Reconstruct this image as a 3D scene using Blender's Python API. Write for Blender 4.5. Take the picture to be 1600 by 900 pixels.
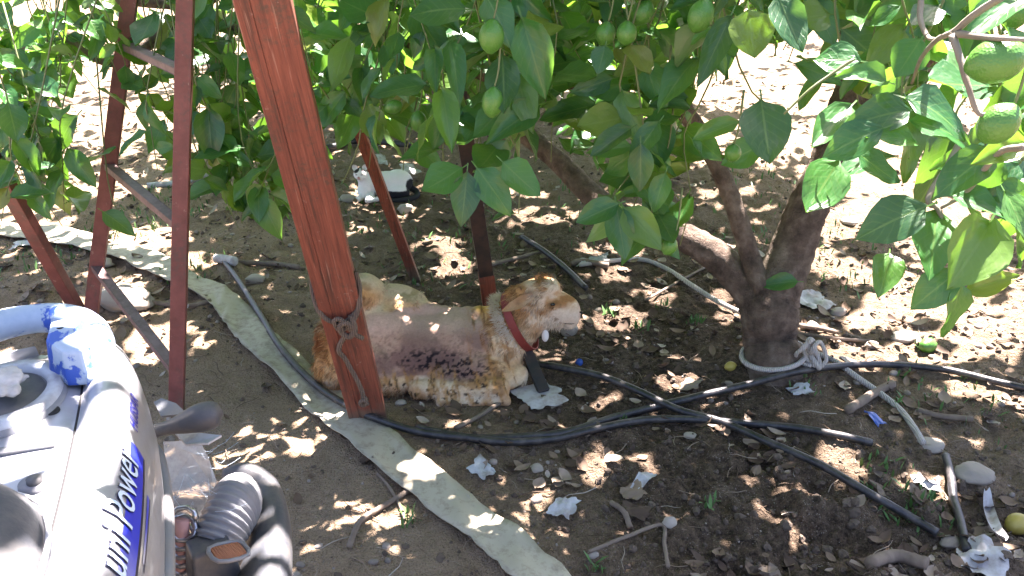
import bpy, bmesh, math, random
import numpy as np
from mathutils import Vector, Matrix
for _o in list(bpy.data.objects): bpy.data.objects.remove(_o)
R = math.radians
random.seed(11); rng = np.random.default_rng(11)
SC = bpy.context.scene; COL = SC.collection

# ------------------------------------------------------------------ camera
CAMH, PITCH, F = 1.62, R(25), 1385.0          # height, downward tilt, focal length in photo pixels
cam = bpy.data.cameras.new('camera'); camo = bpy.data.objects.new('camera', cam); COL.objects.link(camo)
cam.sensor_width = 36; cam.lens = 36*F/1600; cam.clip_start = .02; cam.clip_end = 2000
camo.location = (0, 0, CAMH); camo.rotation_euler = (R(90)-PITCH, 0, 0); SC.camera = camo
# ------------------------------------------------------------------ world and sun
SUN = Vector((0.20, 0.44, 0.88)).normalized()
SUN_EL = math.asin(SUN.z); SUN_AZ = math.atan2(SUN.x, SUN.y)
w = bpy.data.worlds.new('World'); SC.world = w; w.use_nodes = True
wn = w.node_tree; bg = wn.nodes['Background']
sky = wn.nodes.new('ShaderNodeTexSky'); sky.sky_type = 'NISHITA'; sky.sun_disc = False
sky.sun_elevation = SUN_EL; sky.sun_rotation = SUN_AZ; sky.dust_density = 2.5; sky.air_density = 1.0
wn.links.new(sky.outputs[0], bg.inputs[0]); bg.inputs[1].default_value = 0.05
sl = bpy.data.lights.new('sun', 'SUN'); so = bpy.data.objects.new('sun', sl); COL.objects.link(so)
sl.energy = 5.0; sl.angle = R(.53); sl.color = (1, .95, .86)
so.rotation_euler = SUN.to_track_quat('Z', 'Y').to_euler()
SC.view_settings.view_transform = 'Standard'; SC.view_settings.look = 'None'
SC.view_settings.exposure = 3.55; SC.view_settings.gamma = 1
SC.view_settings.use_white_balance = True
SC.view_settings.white_balance_temperature = 6450; SC.view_settings.white_balance_tint = 24
SC.cycles.max_bounces = 8; SC.cycles.transparent_max_bounces = 12

# ------------------------------------------------------------------ geometry helpers
FW = np.array([0, math.cos(PITCH), -math.sin(PITCH)]); UP = np.array([0, math.sin(PITCH), math.cos(PITCH)]); RT = np.array([1., 0, 0])
CAM = np.array([0, 0, CAMH])
def ray(px, py): return FW + RT*((px-800)/F) + UP*((450-py)/F)
def D(px, py, dep): return Vector(CAM + ray(px, py)*dep)             # a point at a given depth in the place
def P(px, py, z):                                                    # a point at a given height
    r = ray(px, py); return Vector(CAM + r*((z-CAMH)/r[2]))
TAB = [rng.random((256, 256)) for _ in range(8)]
def vn(x, y, k=0):
    x = np.asarray(x, float); y = np.asarray(y, float)
    xi = np.floor(x).astype(int); yi = np.floor(y).astype(int); fx = x-xi; fy = y-yi
    fx = fx*fx*(3-2*fx); fy = fy*fy*(3-2*fy); T = TAB[k]
    a = T[xi & 255, yi & 255]; b = T[(xi+1) & 255, yi & 255]; c = T[xi & 255, (yi+1) & 255]; d = T[(xi+1) & 255, (yi+1) & 255]
    return (a*(1-fx)+b*fx)*(1-fy)+(c*(1-fx)+d*fx)*fy
def fbm(x, y, k=0, o=4):
    s = 0; a = .5
    for i in range(o): s = s+a*vn(x*2**i+17*i, y*2**i+9*i, (k+i) % 8); a *= .5
    return s
def sstep(a, b, x):
    t = np.clip((np.asarray(x, float)-a)/(b-a), 0, 1); return t*t*(3-2*t)
TRX, TRY = 0.94, 2.84          # foot of the lemon tree at the right
def hgt(x, y):
    x = np.asarray(x, float); y = np.asarray(y, float)
    trod = sstep(.15, -.45, x+.35*(y-2.3))*sstep(3.3, 2.6, y)                 # beaten earth by the scooter
    rough = 1-.72*trod+.9*sstep(.2, .7, x)*sstep(2.5, 2.1, y)
    h = .10*(fbm(x*.55, y*.55, 1)-.47)
    h = h+rough*(.030*(fbm(x*3.1, y*3.1, 2)-.47)+.030*(vn(x*11, y*11, 3)**2-.3)+.016*(vn(x*27, y*27, 4)-.5)+.008*(vn(x*60, y*60, 5)-.5))
    r = np.hypot(x-TRX, y-TRY); h = h+.05*np.exp(-(r/.32)**2)
    g = np.exp(-((x+.3)/.55)**4-((y-2.78)/.30)**4); h = h*(1-.85*g)-.012*g    # where the goat lies
    h = h-.05*np.exp(-((y-1.86-.25*(x-.9))/.09)**2)*sstep(.35, .7, x)*sstep(2., 1.5, x)
    h = h-.10*sstep(.3, -.3, x)*sstep(1.2, .4, y)*0
    return h*sstep(400, 20, np.hypot(x, y))
def G(px, py, up=0.):
    z = 0.
    for _ in range(6):
        p = P(px, py, z+up); z = float(hgt(p.x, p.y))
    return Vector((p.x, p.y, z+up))
def depth_of(p): return float(np.dot(np.array(p)-CAM, FW))
def pix(p):
    v = np.array(p)-CAM; d = v@FW
    return 800+F*(v@RT)/d, 450-F*(v@UP)/d, d

def np_mesh(name, V, faces, smooth=True, attrs=None, uv=None):
    """faces: list of (m,k) int arrays"""
    me = bpy.data.meshes.new(name); V = np.asarray(V, np.float32)
    me.vertices.add(len(V)); me.vertices.foreach_set('co', V.ravel())
    fs = [np.asarray(f, np.int32) for f in (faces if isinstance(faces, list) else [faces]) if len(f)]
    li = np.concatenate([f.ravel() for f in fs]); tot = np.concatenate([np.full(len(f), f.shape[1], np.int32) for f in fs])
    me.loops.add(len(li)); me.loops.foreach_set('vertex_index', li)
    st = np.concatenate([[0], np.cumsum(tot)[:-1]]).astype(np.int32)
    me.polygons.add(len(tot)); me.polygons.foreach_set('loop_start', st)
    me.polygons.foreach_set('use_smooth', np.full(len(tot), smooth, bool))
    me.update(calc_edges=True); me.validate()
    for k, (ty, a) in (attrs or {}).items():
        at = me.attributes.new(k, ty, 'POINT'); at.data.foreach_set('color' if 'COLOR' in ty else 'value', np.asarray(a, np.float32).ravel())
    if uv is not None:
        l = me.uv_layers.new(name='UVMap'); l.data.foreach_set('uv', np.asarray(uv, np.float32)[li].ravel())
    return me
def link(name, me, mat=None, parent=None):
    if mat is not None and me is not None and not me.materials: me.materials.append(mat)
    o = bpy.data.objects.new(name, me); COL.objects.link(o)
    if parent is not None: o.parent = parent; o.matrix_parent_inverse = parent.matrix_world.inverted()
    return o
def empty(name, loc, label, cat, group=None):
    o = bpy.data.objects.new(name, None); COL.objects.link(o); o.location = loc; o.matrix_world = Matrix.Translation(loc)
    o.empty_display_size = .05
    return tag(o, label, cat, group)
def tag(o, label=None, cat=None, group=None, kind=None):
    if label: o['label'] = label
    if cat: o['category'] = cat
    if group: o['group'] = group
    if kind: o['kind'] = kind
    return o
def smoothpath(pts, n=8, closed=False):
    p = [np.array(q, float) for q in pts]
    if len(p) < 3 and not closed: return np.array([p[0]+(p[1]-p[0])*t for t in np.linspace(0, 1, n+1)])
    out = []; m = len(p); rng_ = range(m if closed else m-1)
    for i in rng_:
        p1, p2 = p[i], p[(i+1) % m]
        p0 = p[i-1] if (i > 0 or closed) else 2*p1-p2
        p3 = p[(i+2) % m] if (i+2 < m or closed) else 2*p2-p1
        for k in range(n):
            t = k/n; out.append(.5*((2*p1)+(-p0+p2)*t+(2*p0-5*p1+4*p2-p3)*t*t+(-p0+3*p1-3*p2+p3)*t**3))
    if not closed: out.append(p[-1])
    return np.array(out)
def tube(pts, rad, seg=8, sm=6, wob=0., closed=False, cap=True, flat=1.0):
    """pts (n,3); rad scalar or list per control point -> V, quads, tris"""
    n0 = len(pts); rad = np.full(n0, rad, float) if np.isscalar(rad) else np.array(rad, float)
    q = smoothpath([list(p)+[r] for p, r in zip(pts, rad)], sm, closed) if sm else np.array([list(p)+[r] for p, r in zip(pts, rad)])
    C = q[:, :3]; rr = np.abs(q[:, 3]); n = len(C)
    T = np.gradient(C, axis=0) if not closed else np.roll(C, -1, 0)-np.roll(C, 1, 0)
    T = T/np.maximum(np.linalg.norm(T, axis=1, keepdims=True), 1e-9)
    a = np.array([0, 0, 1.]) if abs(T[0][2]) < .9 else np.array([1., 0, 0])
    N = np.cross(T[0], a); N /= np.linalg.norm(N); V = []; th = np.linspace(0, 2*np.pi, seg, endpoint=False)
    for i in range(n):
        N = N-T[i]*(N@T[i]); N /= np.linalg.norm(N); B = np.cross(T[i], N)
        ri = rr[i]*(1+wob*(rng.random(seg)-.5)*2) if wob else rr[i]
        V.append(C[i]+np.outer(np.cos(th)*ri, N)+np.outer(np.sin(th)*ri*flat, B))
    V = np.concatenate(V); i, j = np.meshgrid(np.arange(n if closed else n-1), np.arange(seg), indexing='ij'); i = i.ravel(); j = j.ravel()
    i2 = (i+1) % n; j2 = (j+1) % seg
    Q = np.stack([i*seg+j, i2*seg+j, i2*seg+j2, i*seg+j2], 1); Tt = np.zeros((0, 3), int)
    if cap and not closed:
        V = np.vstack([V, C[0], C[-1]]); c0, c1 = len(V)-2, len(V)-1; j = np.arange(seg)
        Tt = np.vstack([np.stack([np.full(seg, c0), j, (j+1) % seg], 1), np.stack([np.full(seg, c1), (n-1)*seg+(j+1) % seg, (n-1)*seg+j], 1)])
    return V, Q, Tt
def merge(parts):
    Vs = []; Qs = []; Ts = []; o = 0
    for V, Q, T in parts:
        Vs.append(V); Qs.append(np.asarray(Q, int).reshape(-1, 4)+o); Ts.append(np.asarray(T, int).reshape(-1, 3)+o); o += len(V)
    return np.vstack(Vs), np.vstack(Qs), np.vstack(Ts)
def tube_obj(name, pts, rad, mat, parent=None, **k):
    base = np.array(parent.location) if parent is not None else np.array(pts[0])
    V, Q, T = tube([np.array(p)-base for p in pts], rad, **k)
    o = link(name, np_mesh(name, V, [Q, T]), mat)
    if parent is not None: o.parent = parent
    else: o.location = base
    return o
def part(name, VQT, mat, parent, smooth=True):
    """a child mesh given in world coordinates; parent is an unrotated empty"""
    V, Q, T = VQT; V = np.asarray(V)-np.array(parent.location)
    o = link(name, np_mesh(name, V, [np.asarray(Q, int).reshape(-1, 4), np.asarray(T, int).reshape(-1, 3)], smooth), mat); o.parent = parent
    return o
def bm_obj(name, bm, mat, parent=None, smooth=False, loc=None):
    bmesh.ops.recalc_face_normals(bm, faces=bm.faces[:])
    if parent is not None: bmesh.ops.translate(bm, verts=bm.verts[:], vec=-Vector(parent.location))
    me = bpy.data.meshes.new(name); bm.to_mesh(me); bm.free()
    if smooth: me.polygons.foreach_set('use_smooth', [True]*len(me.polygons))
    o = link(name, me, mat)
    if parent is not None: o.parent = parent
    return o
def bar_bm(p, q, wd, th, side=(1, 0, 0), bev=.002, taper=1., segs=1):
    """a squared bar from p to q, wd along 'side', th across; its mesh is dented slightly by segments"""
    p, q = Vector(p), Vector(q); ax = (q-p).normalized(); s = Vector(side); s = (s-ax*s.dot(ax)).normalized(); t = ax.cross(s)
    bm = bmesh.new(); bmesh.ops.create_cube(bm, size=1)
    L = (q-p).length
    for v in bm.verts:
        k = 1 if v.co.z < 0 else taper
        v.co = p+ax*((v.co.z+.5)*L)+s*(v.co.x*wd*k)+t*(v.co.y*th*k)
    bmesh.ops.bevel(bm, geom=bm.edges[:], offset=bev, segments=2, profile=.6, affect='EDGES')
    return bm
def bar(name, p, q, wd, th, mat, parent=None, **k): return bm_obj(name, bar_bm(p, q, wd, th, **k), mat, parent)
ICO = {}
def ico(sub):
    if sub not in ICO:
        bm = bmesh.new(); bmesh.ops.create_icosphere(bm, subdivisions=sub, radius=1)
        ICO[sub] = (np.array([v.co[:] for v in bm.verts]), np.array([[v.index for v in f.verts] for f in bm.faces])); bm.free()
    return ICO[sub]
def lump(sub, amp, fr, seed):
    V, Fc = ico(sub); s = seed*7.31
    n = fbm(V[:, 0]*fr+s+V[:, 2]*2.3, V[:, 1]*fr-s+V[:, 2]*1.7, seed % 8, 3)-.47
    return V*(1+amp*2*n)[:, None], Fc
def ell(c, r, sub=3, rot=None):
    V, Fc = ico(sub); V = V*np.array(r)
    if rot is not None: V = V@np.array(Matrix.Rotation(rot[1], 3, rot[0])).T
    return V+np.array(c), np.zeros((0, 4), int), Fc
def scatter_mesh(name, tmpl, Fc, pos, rotz, tilt, sc, var, extra_uv=None, smooth=True):
    """many small copies in one mesh (stuff)"""
    n = len(pos); m = len(tmpl); c, s = np.cos(rotz), np.sin(rotz); ct, st = np.cos(tilt), np.sin(tilt)
    Rm = np.zeros((n, 3, 3)); Rm[:, 0, 0] = c; Rm[:, 0, 1] = -s*ct; Rm[:, 0, 2] = s*st; Rm[:, 1, 0] = s; Rm[:, 1, 1] = c*ct; Rm[:, 1, 2] = -c*st; Rm[:, 2, 1] = st; Rm[:, 2, 2] = ct
    V = np.einsum('nij,nmj->nmi', Rm, tmpl[None]*sc[:, None, :])+pos[:, None, :]
    Fa = (Fc[None]+(np.arange(n)*m)[:, None, None]).reshape(-1, Fc.shape[1])
    uv = None if extra_uv is None else np.tile(extra_uv, (n, 1))
    return np_mesh(name, V.reshape(-1, 3), [Fa], smooth, {'var': ('FLOAT', np.repeat(var, m))}, uv)

# ------------------------------------------------------------------ materials
class NT:
    def __init__(s, name):
        s.m = bpy.data.materials.new(name); s.m.use_nodes = True; s.t = s.m.node_tree; s.b = s.t.nodes['Principled BSDF']; s.out = s.t.nodes['Material Output']
    def n(s, ty, **k):
        x = s.t.nodes.new('ShaderNode'+ty)
        for a, v in k.items():
            if a.startswith('_'): setattr(x, a[1:], v)
            elif isinstance(v, bpy.types.NodeSocket): s.t.links.new(v, x.inputs[int(a[1:]) if a[1:].isdigit() else a.replace('__', ' ')])
            else: x.inputs[int(a[1:]) if a[1:].isdigit() else a.replace('__', ' ')].default_value = v
        return x
    def set(s, **k):
        for a, v in k.items():
            i = s.b.inputs[a.replace('__', ' ')]
            if isinstance(v, bpy.types.NodeSocket): s.t.links.new(v, i)
            else: i.default_value = v
        return s
    def noise(s, scale, vec=None, detail=4, rough=.55, dist=0.):
        x = s.n('TexNoise', Scale=scale, Detail=detail, Roughness=rough, Distortion=dist)
        if vec is not None: s.t.links.new(vec, x.inputs['Vector'])
        return x.outputs['Fac']
    def ramp(s, fac, stops):
        x = s.n('ValToRGB', i0=fac); e = x.color_ramp.elements
        while len(e) < len(stops): e.new(.5)
        for q, (p, c) in zip(e, stops): q.position = p; q.color = c if len(c) == 4 else (*c, 1)
        return x.outputs[0]
    def mix(s, f, a, b, mode='MIX'):
        x = s.t.nodes.new('ShaderNodeMix'); x.data_type = 'RGBA'; x.blend_type = mode
        for sock, v in ((x.inputs[0], f), (x.inputs[6], a), (x.inputs[7], b)):
            if isinstance(v, bpy.types.NodeSocket): s.t.links.new(v, sock)
            else: sock.default_value = v if not isinstance(v, tuple) or len(v) == 4 else (*v, 1)
        return x.outputs[2]
    def math(s, op, a, b=0., c=0.):
        x = s.n('Math', _operation=op)
        for i, v in enumerate((a, b, c)):
            if isinstance(v, bpy.types.NodeSocket): s.t.links.new(v, x.inputs[i])
            else: x.inputs[i].default_value = v
        return x.outputs[0]
    def obj(s): return s.n('TexCoord').outputs['Object']
    def pos(s): return s.n('NewGeometry').outputs['Position']
    def bump(s, h, st=.4, dist=.01):
        x = s.n('Bump', Strength=st, Distance=dist, Height=h); s.t.links.new(x.outputs[0], s.b.inputs['Normal']); return s
def dirty(name, col, rough=.6, dirt=(.10, .075, .05), amt=.5, scale=9, spec=.4, metal=0., bump=.15, streak=None):
    t = NT(name); p = t.obj()
    f = t.ramp(t.noise(scale, p, 6, .65), [(.42, (0, 0, 0)), (.72, (amt, amt, amt))])
    v = t.mix(t.noise(scale*.35, p, 3), tuple(c*.82 for c in col), tuple(min(1, c*1.15) for c in col))
    t.set(Base__Color=t.mix(f, v, dirt), Roughness=rough, Metallic=metal); t.b.inputs['Specular IOR Level'].default_value = spec
    t.bump(t.noise(scale*9, p, 4), bump, .004)
    return t.m
def soil():
    t = NT('soil'); p = t.pos()
    n1 = t.noise(1.3, p, 5, .6); n2 = t.noise(9, p, 6, .65); n3 = t.noise(46, p, 5, .6); n4 = t.noise(170, p, 3)
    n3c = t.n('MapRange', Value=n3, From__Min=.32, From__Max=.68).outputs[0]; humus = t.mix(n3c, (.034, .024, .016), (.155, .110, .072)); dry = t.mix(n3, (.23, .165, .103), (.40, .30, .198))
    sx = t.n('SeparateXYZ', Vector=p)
    # dry beaten earth by the scooter and beyond the trees, its tan lightened to carry their stronger light, dark humus under the crown
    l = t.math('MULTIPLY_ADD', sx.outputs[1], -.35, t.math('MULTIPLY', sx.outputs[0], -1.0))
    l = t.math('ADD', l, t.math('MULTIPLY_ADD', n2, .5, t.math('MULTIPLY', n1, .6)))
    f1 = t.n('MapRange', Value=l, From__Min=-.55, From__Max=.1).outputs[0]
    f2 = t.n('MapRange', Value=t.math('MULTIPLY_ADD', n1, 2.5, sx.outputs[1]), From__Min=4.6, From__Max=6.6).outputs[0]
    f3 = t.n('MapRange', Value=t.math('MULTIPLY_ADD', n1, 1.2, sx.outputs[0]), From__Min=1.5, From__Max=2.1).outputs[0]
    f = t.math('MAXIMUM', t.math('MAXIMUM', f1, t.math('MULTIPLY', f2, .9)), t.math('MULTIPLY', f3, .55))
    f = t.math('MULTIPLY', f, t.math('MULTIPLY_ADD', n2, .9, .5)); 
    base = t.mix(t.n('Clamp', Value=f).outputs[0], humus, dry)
    base = t.mix(t.ramp(n2, [(.55, (0, 0, 0)), (.75, (.55, .55, .55))]), base, (.22, .168, .118))
    sp = t.n('TexVoronoi', Scale=120.0, Randomness=1.0, Vector=p)
    g = t.math('LESS_THAN', sp.outputs['Distance'], .22); g = t.math('MULTIPLY', g, t.math('GREATER_THAN', n2, .52))
    base = t.mix(t.math('MULTIPLY', g, .6), base, (.34, .30, .25))
    gr = t.ramp(t.noise(210, p, 3, .6), [(.34, (.45, .45, .45)), (.5, (1, 1, 1)), (.68, (1.0, 1.0, 1.0))]); base = t.mix(.8, base, gr, 'MULTIPLY')
    base = t.mix(t.ramp(t.noise(130, p, 3, .6), [(.60, (0, 0, 0)), (.68, (.5, .5, .5))]), base, (.30, .235, .165))
    t.set(Base__Color=base, Roughness=.95); t.b.inputs['Specular IOR Level'].default_value = .15
    t.bump(t.math('ADD', t.math('MULTIPLY', n3, 1.6), t.math('MULTIPLY', n4, .9)), 1.0, .016); return t.m
def varsock(t):
    a = t.n('Attribute', _attribute_name='var').outputs['Fac']; o = t.n('ObjectInfo').outputs['Random']
    return t.math('FRACT', t.math('ADD', a, o))
def leafmat():
    t = NT('lemon_leaf'); v = varsock(t); uv = t.n('TexCoord').outputs['UV']; s = t.n('SeparateXYZ', Vector=uv)
    au = t.math('ABSOLUTE', s.outputs[0])
    ribs = t.math('SINE', t.math('MULTIPLY', t.math('SUBTRACT', s.outputs[1], t.math('MULTIPLY', au, .30)), 46.))
    ribs = t.math('MULTIPLY', t.math('GREATER_THAN', ribs, .86), t.math('LESS_THAN', au, .85))
    mid = t.math('LESS_THAN', au, .045)
    vein = t.math('MAXIMUM', t.math('MULTIPLY', ribs, .35), mid)
    p = t.obj(); n = t.noise(11, uv, 4, .6)
    col = t.ramp(v, [(0, (.008, .054, .024)), (.25, (.013, .092, .032)), (.55, (.022, .132, .032)), (.82, (.046, .17, .028)), (.95, (.13, .21, .03)), (1, (.19, .18, .035))])
    col = t.mix(t.math('MULTIPLY', n, .55), col, t.mix(.5, col, (.09, .17, .05)))
    col = t.mix(t.math('MULTIPLY', vein, .45), col, (.16, .26, .07))
    col = t.mix(t.math('MULTIPLY', t.math('GREATER_THAN', t.noise(26, uv, 3), .69), .7), col, (.13, .10, .03))
    bf = t.n('NewGeometry').outputs['Backfacing']
    col2 = t.mix(bf, col, t.mix(.55, col, (.15, .22, .11)))
    t.set(Base__Color=col2, Roughness=t.math('MULTIPLY_ADD', n, .25, .20)); t.b.inputs['Specular IOR Level'].default_value = .6
    t.bump(t.math('ADD', t.math('MULTIPLY', vein, -.5), t.math('MULTIPLY', t.noise(2.2, uv, 2), 2.0)), .32, .006)
    tr = t.n('BsdfTranslucent', Color=t.mix(.35, t.mix(.5, col, (.24, .55, .03), 'MIX'), (.20, .45, .02)))
    mx = t.n('MixShader', i0=.38, i1=t.b.outputs[0], i2=tr.outputs[0]); t.t.links.new(mx.outputs[0], t.out.inputs[0]); return t.m
def barkmat():
    t = NT('lemon_bark'); p = t.pos(); n = t.noise(16, p, 6, .65); n2 = t.noise(70, p, 4); n3 = t.noise(3.2, p, 3)
    c = t.ramp(n, [(.3, (.050, .036, .027)), (.52, (.15, .11, .08)), (.72, (.27, .215, .165))])
    c = t.mix(t.ramp(n3, [(.5, (0, 0, 0)), (.7, (.55, .55, .55))]), c, (.16, .15, .10))
    t.set(Base__Color=c, Roughness=.85); t.b.inputs['Specular IOR Level'].default_value = .25
    mp = t.n('Mapping', Vector=p); mp.inputs['Scale'].default_value = (1, 1, .3); vo = t.n('TexVoronoi', Scale=46., _feature='DISTANCE_TO_EDGE', Vector=t.n('VectorMath', _operation='ADD', i0=mp.outputs[0], i1=t.n('TexNoise', Scale=9., Vector=p).outputs['Color']).outputs[0]).outputs[0]; t.bump(t.math('ADD', t.math('MULTIPLY', n, 1.2), t.math('ADD', t.math('MULTIPLY', n2, .7), t.math('MULTIPLY', t.math('MINIMUM', vo, .15), 1.2))), .9, .014); return t.m
def redpaint(name='red_oxide_paint', c0=(.125, .036, .023), c1=(.27, .080, .046), wear=(.085, .052, .036), grain=False):
    t = NT(name); p = t.pos()
    if grain:
        A_ = tuple((D(395, -60, 1.83)-G(578, 648)).normalized()); dt = t.n('VectorMath', _operation='DOT_PRODUCT', i0=p); dt.inputs[1].default_value = A_
        sc_ = t.n('VectorMath', _operation='SCALE'); sc_.inputs[0].default_value = A_; t.t.links.new(t.math('MULTIPLY', dt.outputs['Value'], -.965), sc_.inputs['Scale'])
        ad = t.n('VectorMath', _operation='ADD', i0=p, i1=sc_.outputs[0]); gv = t.n('VectorMath', _operation='SCALE', i0=ad.outputs[0], Scale=24.).outputs[0]
    else: gv = p
    n = t.noise(7 if grain else 14, gv, 6, .7); n2 = t.noise(60, p, 5, .7); n3 = t.noise(5, p, 3)
    c = t.mix(t.n('MapRange', Value=n, From__Min=.33, From__Max=.67).outputs[0], c0, c1); c = t.mix(t.ramp(t.math('MULTIPLY_ADD', n2, .6, t.math('MULTIPLY', n3, .45)), [(.54, (0, 0, 0)), (.68, (.85, .85, .85))]), c, wear)
    c = t.mix(t.ramp(t.noise(33, p, 6, .75), [(.62, (0, 0, 0)), (.72, (.6, .6, .6))]), c, (.42, .30, .24))
    z_ = t.n('SeparateXYZ', Vector=p).outputs[2]; mud = t.n('MapRange', Value=t.math('MULTIPLY_ADD', t.noise(18, p, 5, .7), -.20, z_), From__Min=.0, From__Max=-.09).outputs[0]
    c = t.mix(mud, c, (.14, .105, .072))
    if grain: c = t.mix(t.ramp(t.noise(3.2, gv, 4, .6), [(.54, (0, 0, 0)), (.64, (.75, .75, .75))]), c, (.07, .03, .02)); c = t.mix(t.ramp(t.noise(5.5, gv, 3, .6), [(.63, (0, 0, 0)), (.70, (.55, .55, .55))]), c, (.38, .20, .14))
    t.set(Base__Color=c, Roughness=.52); t.b.inputs['Specular IOR Level'].default_value = .4
    t.bump(t.math('ADD', n, t.math('MULTIPLY', n2, .5)), .3, .004); return t.m
def stonemat(name, a, b):
    t = NT(name); v = varsock(t); p = t.obj(); n = t.noise(3 if name == 'stone' else 30, p, 6, .6); n2 = t.noise(40, p, 4)
    c = t.mix(v, a, b); c = t.mix(t.math('MULTIPLY', n, .6), c, (.14, .105, .075)); c = t.mix(t.math('MULTIPLY', n2, .25), c, (.5, .46, .4))
    t.set(Base__Color=c, Roughness=.85); t.bump(t.math('ADD', n, n2), .35, .006); return t.m
def litter():
    t = NT('dead_leaf'); v = varsock(t); n = t.noise(60, t.pos(), 4)
    c = t.ramp(v, [(0, (.06, .038, .024)), (.35, (.135, .085, .05)), (.7, (.26, .19, .125)), (.9, (.38, .31, .23)), (1, (.48, .43, .36))])
    t.set(Base__Color=t.mix(t.math('MULTIPLY', n, .5), c, (.08, .055, .035)), Roughness=.9); return t.m
def attrcol(name, rough=.8, noise_amt=.25, sub=0., nscale=120):
    t = NT(name); c = t.n('Attribute', _attribute_name='Col').outputs['Color']; n = t.noise(nscale, t.obj(), 4, .7)
    t.set(Base__Color=t.mix(noise_amt, c, t.mix(n, (.25, .22, .2), (.95, .95, .95)), 'OVERLAY'), Roughness=rough); t.b.inputs['Specular IOR Level'].default_value = .2
    t.bump(n, .35, .004); return t.m
def hosemat():
    t = NT('black_polythene'); n = t.noise(22, t.pos(), 5, .7); n2 = t.noise(150, t.pos(), 3)
    t.set(Base__Color=t.mix(t.ramp(n, [(.45, (0, 0, 0)), (.75, (.75, .75, .75))]), (.018, .018, .020), (.12, .105, .09)), Roughness=t.math('MULTIPLY_ADD', n, .45, .22)); t.bump(n2, .15, .002); return t.m
def flathose():
    t = NT('flat_hose_cloth'); p = t.pos(); n = t.noise(4, p, 5, .6); n2 = t.noise(30, p, 5, .75)
    c = t.mix(n, (.33, .30, .205), (.47, .43, .32)); f = t.ramp(t.math('MULTIPLY_ADD', n2, .7, t.math('MULTIPLY', n, .4)), [(.52, (0, 0, 0)), (.72, (.85, .85, .85))])
    t.set(Base__Color=t.mix(f, c, (.16, .12, .08)), Roughness=.75); t.bump(t.noise(500, p, 2), .15, .001); return t.m
def ropemat(name, a, b):
    t = NT(name); p = t.obj(); wv = t.n('TexWave', Scale=55., Distortion=1.5, Detail=2., Vector=p).outputs['Fac']; n = t.noise(40, p, 4)
    t.set(Base__Color=t.mix(t.math('MULTIPLY_ADD', wv, .5, t.math('MULTIPLY', n, .5)), a, b), Roughness=.95); t.bump(t.math('ADD', wv, n), .8, .004); return t.m
def chipblue():
    t = NT('chipped_blue_paint'); p = t.pos(); n = t.noise(16, p, 7, .62, .4); n2 = t.noise(90, p, 4)
    f = t.ramp(t.math('MULTIPLY_ADD', n2, .12, n), [(.49, (0, 0, 0)), (.525, (1, 1, 1))])
    t.set(Base__Color=t.mix(f, (.030, .085, .36), t.mix(n2, (.28, .36, .46), (.42, .48, .55))), Roughness=.42); t.bump(f, .25, .002); return t.m
def silver():
    t = NT('scooter_silver_paint'); p = t.pos(); n = t.noise(14, p, 6, .7); n2 = t.noise(120, p, 4)
    c = t.mix(t.ramp(n, [(.5, (0, 0, 0)), (.75, (.45, .45, .45))]), (.34, .35, .365), (.24, .22, .18))
    t.set(Base__Color=c, Roughness=t.math('MULTIPLY_ADD', n, .3, .22), Metallic=.4); t.b.inputs['Coat Weight'].default_value = .25
    t.bump(n2, .05, .002); return t.m
def decalmat():
    t = NT('decal_blue_fade'); uv = t.n('TexCoord').outputs['UV']; s = t.n('SeparateXYZ', Vector=uv)
    d = t.n('TexVoronoi', Scale=60., Vector=uv).outputs['Distance']
    f = t.math('GREATER_THAN', t.math('MULTIPLY_ADD', d, .25, s.outputs[0]), .28); f = t.math('MULTIPLY', f, t.n('MapRange', Value=s.outputs[0], From__Min=.0, From__Max=.5).outputs[0])
    c = t.mix(t.n('Clamp', Value=f).outputs[0], (.42, .44, .52), (.018, .03, .42)); c = t.mix(t.math('GREATER_THAN', s.outputs[1], .86), c, (.01, .012, .03))
    t.set(Base__Color=c, Roughness=.35); return t.m
def plain(name, col, rough=.5, metal=0., spec=.5, trans=0.):
    t = NT(name); n = t.noise(45, t.obj(), 4); t.set(Base__Color=t.mix(n, tuple(x*.8 for x in col), tuple(min(1, x*1.15) for x in col)), Roughness=rough, Metallic=metal)
    t.b.inputs['Specular IOR Level'].default_value = spec; t.b.inputs['Transmission Weight'].default_value = trans; return t.m
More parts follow.
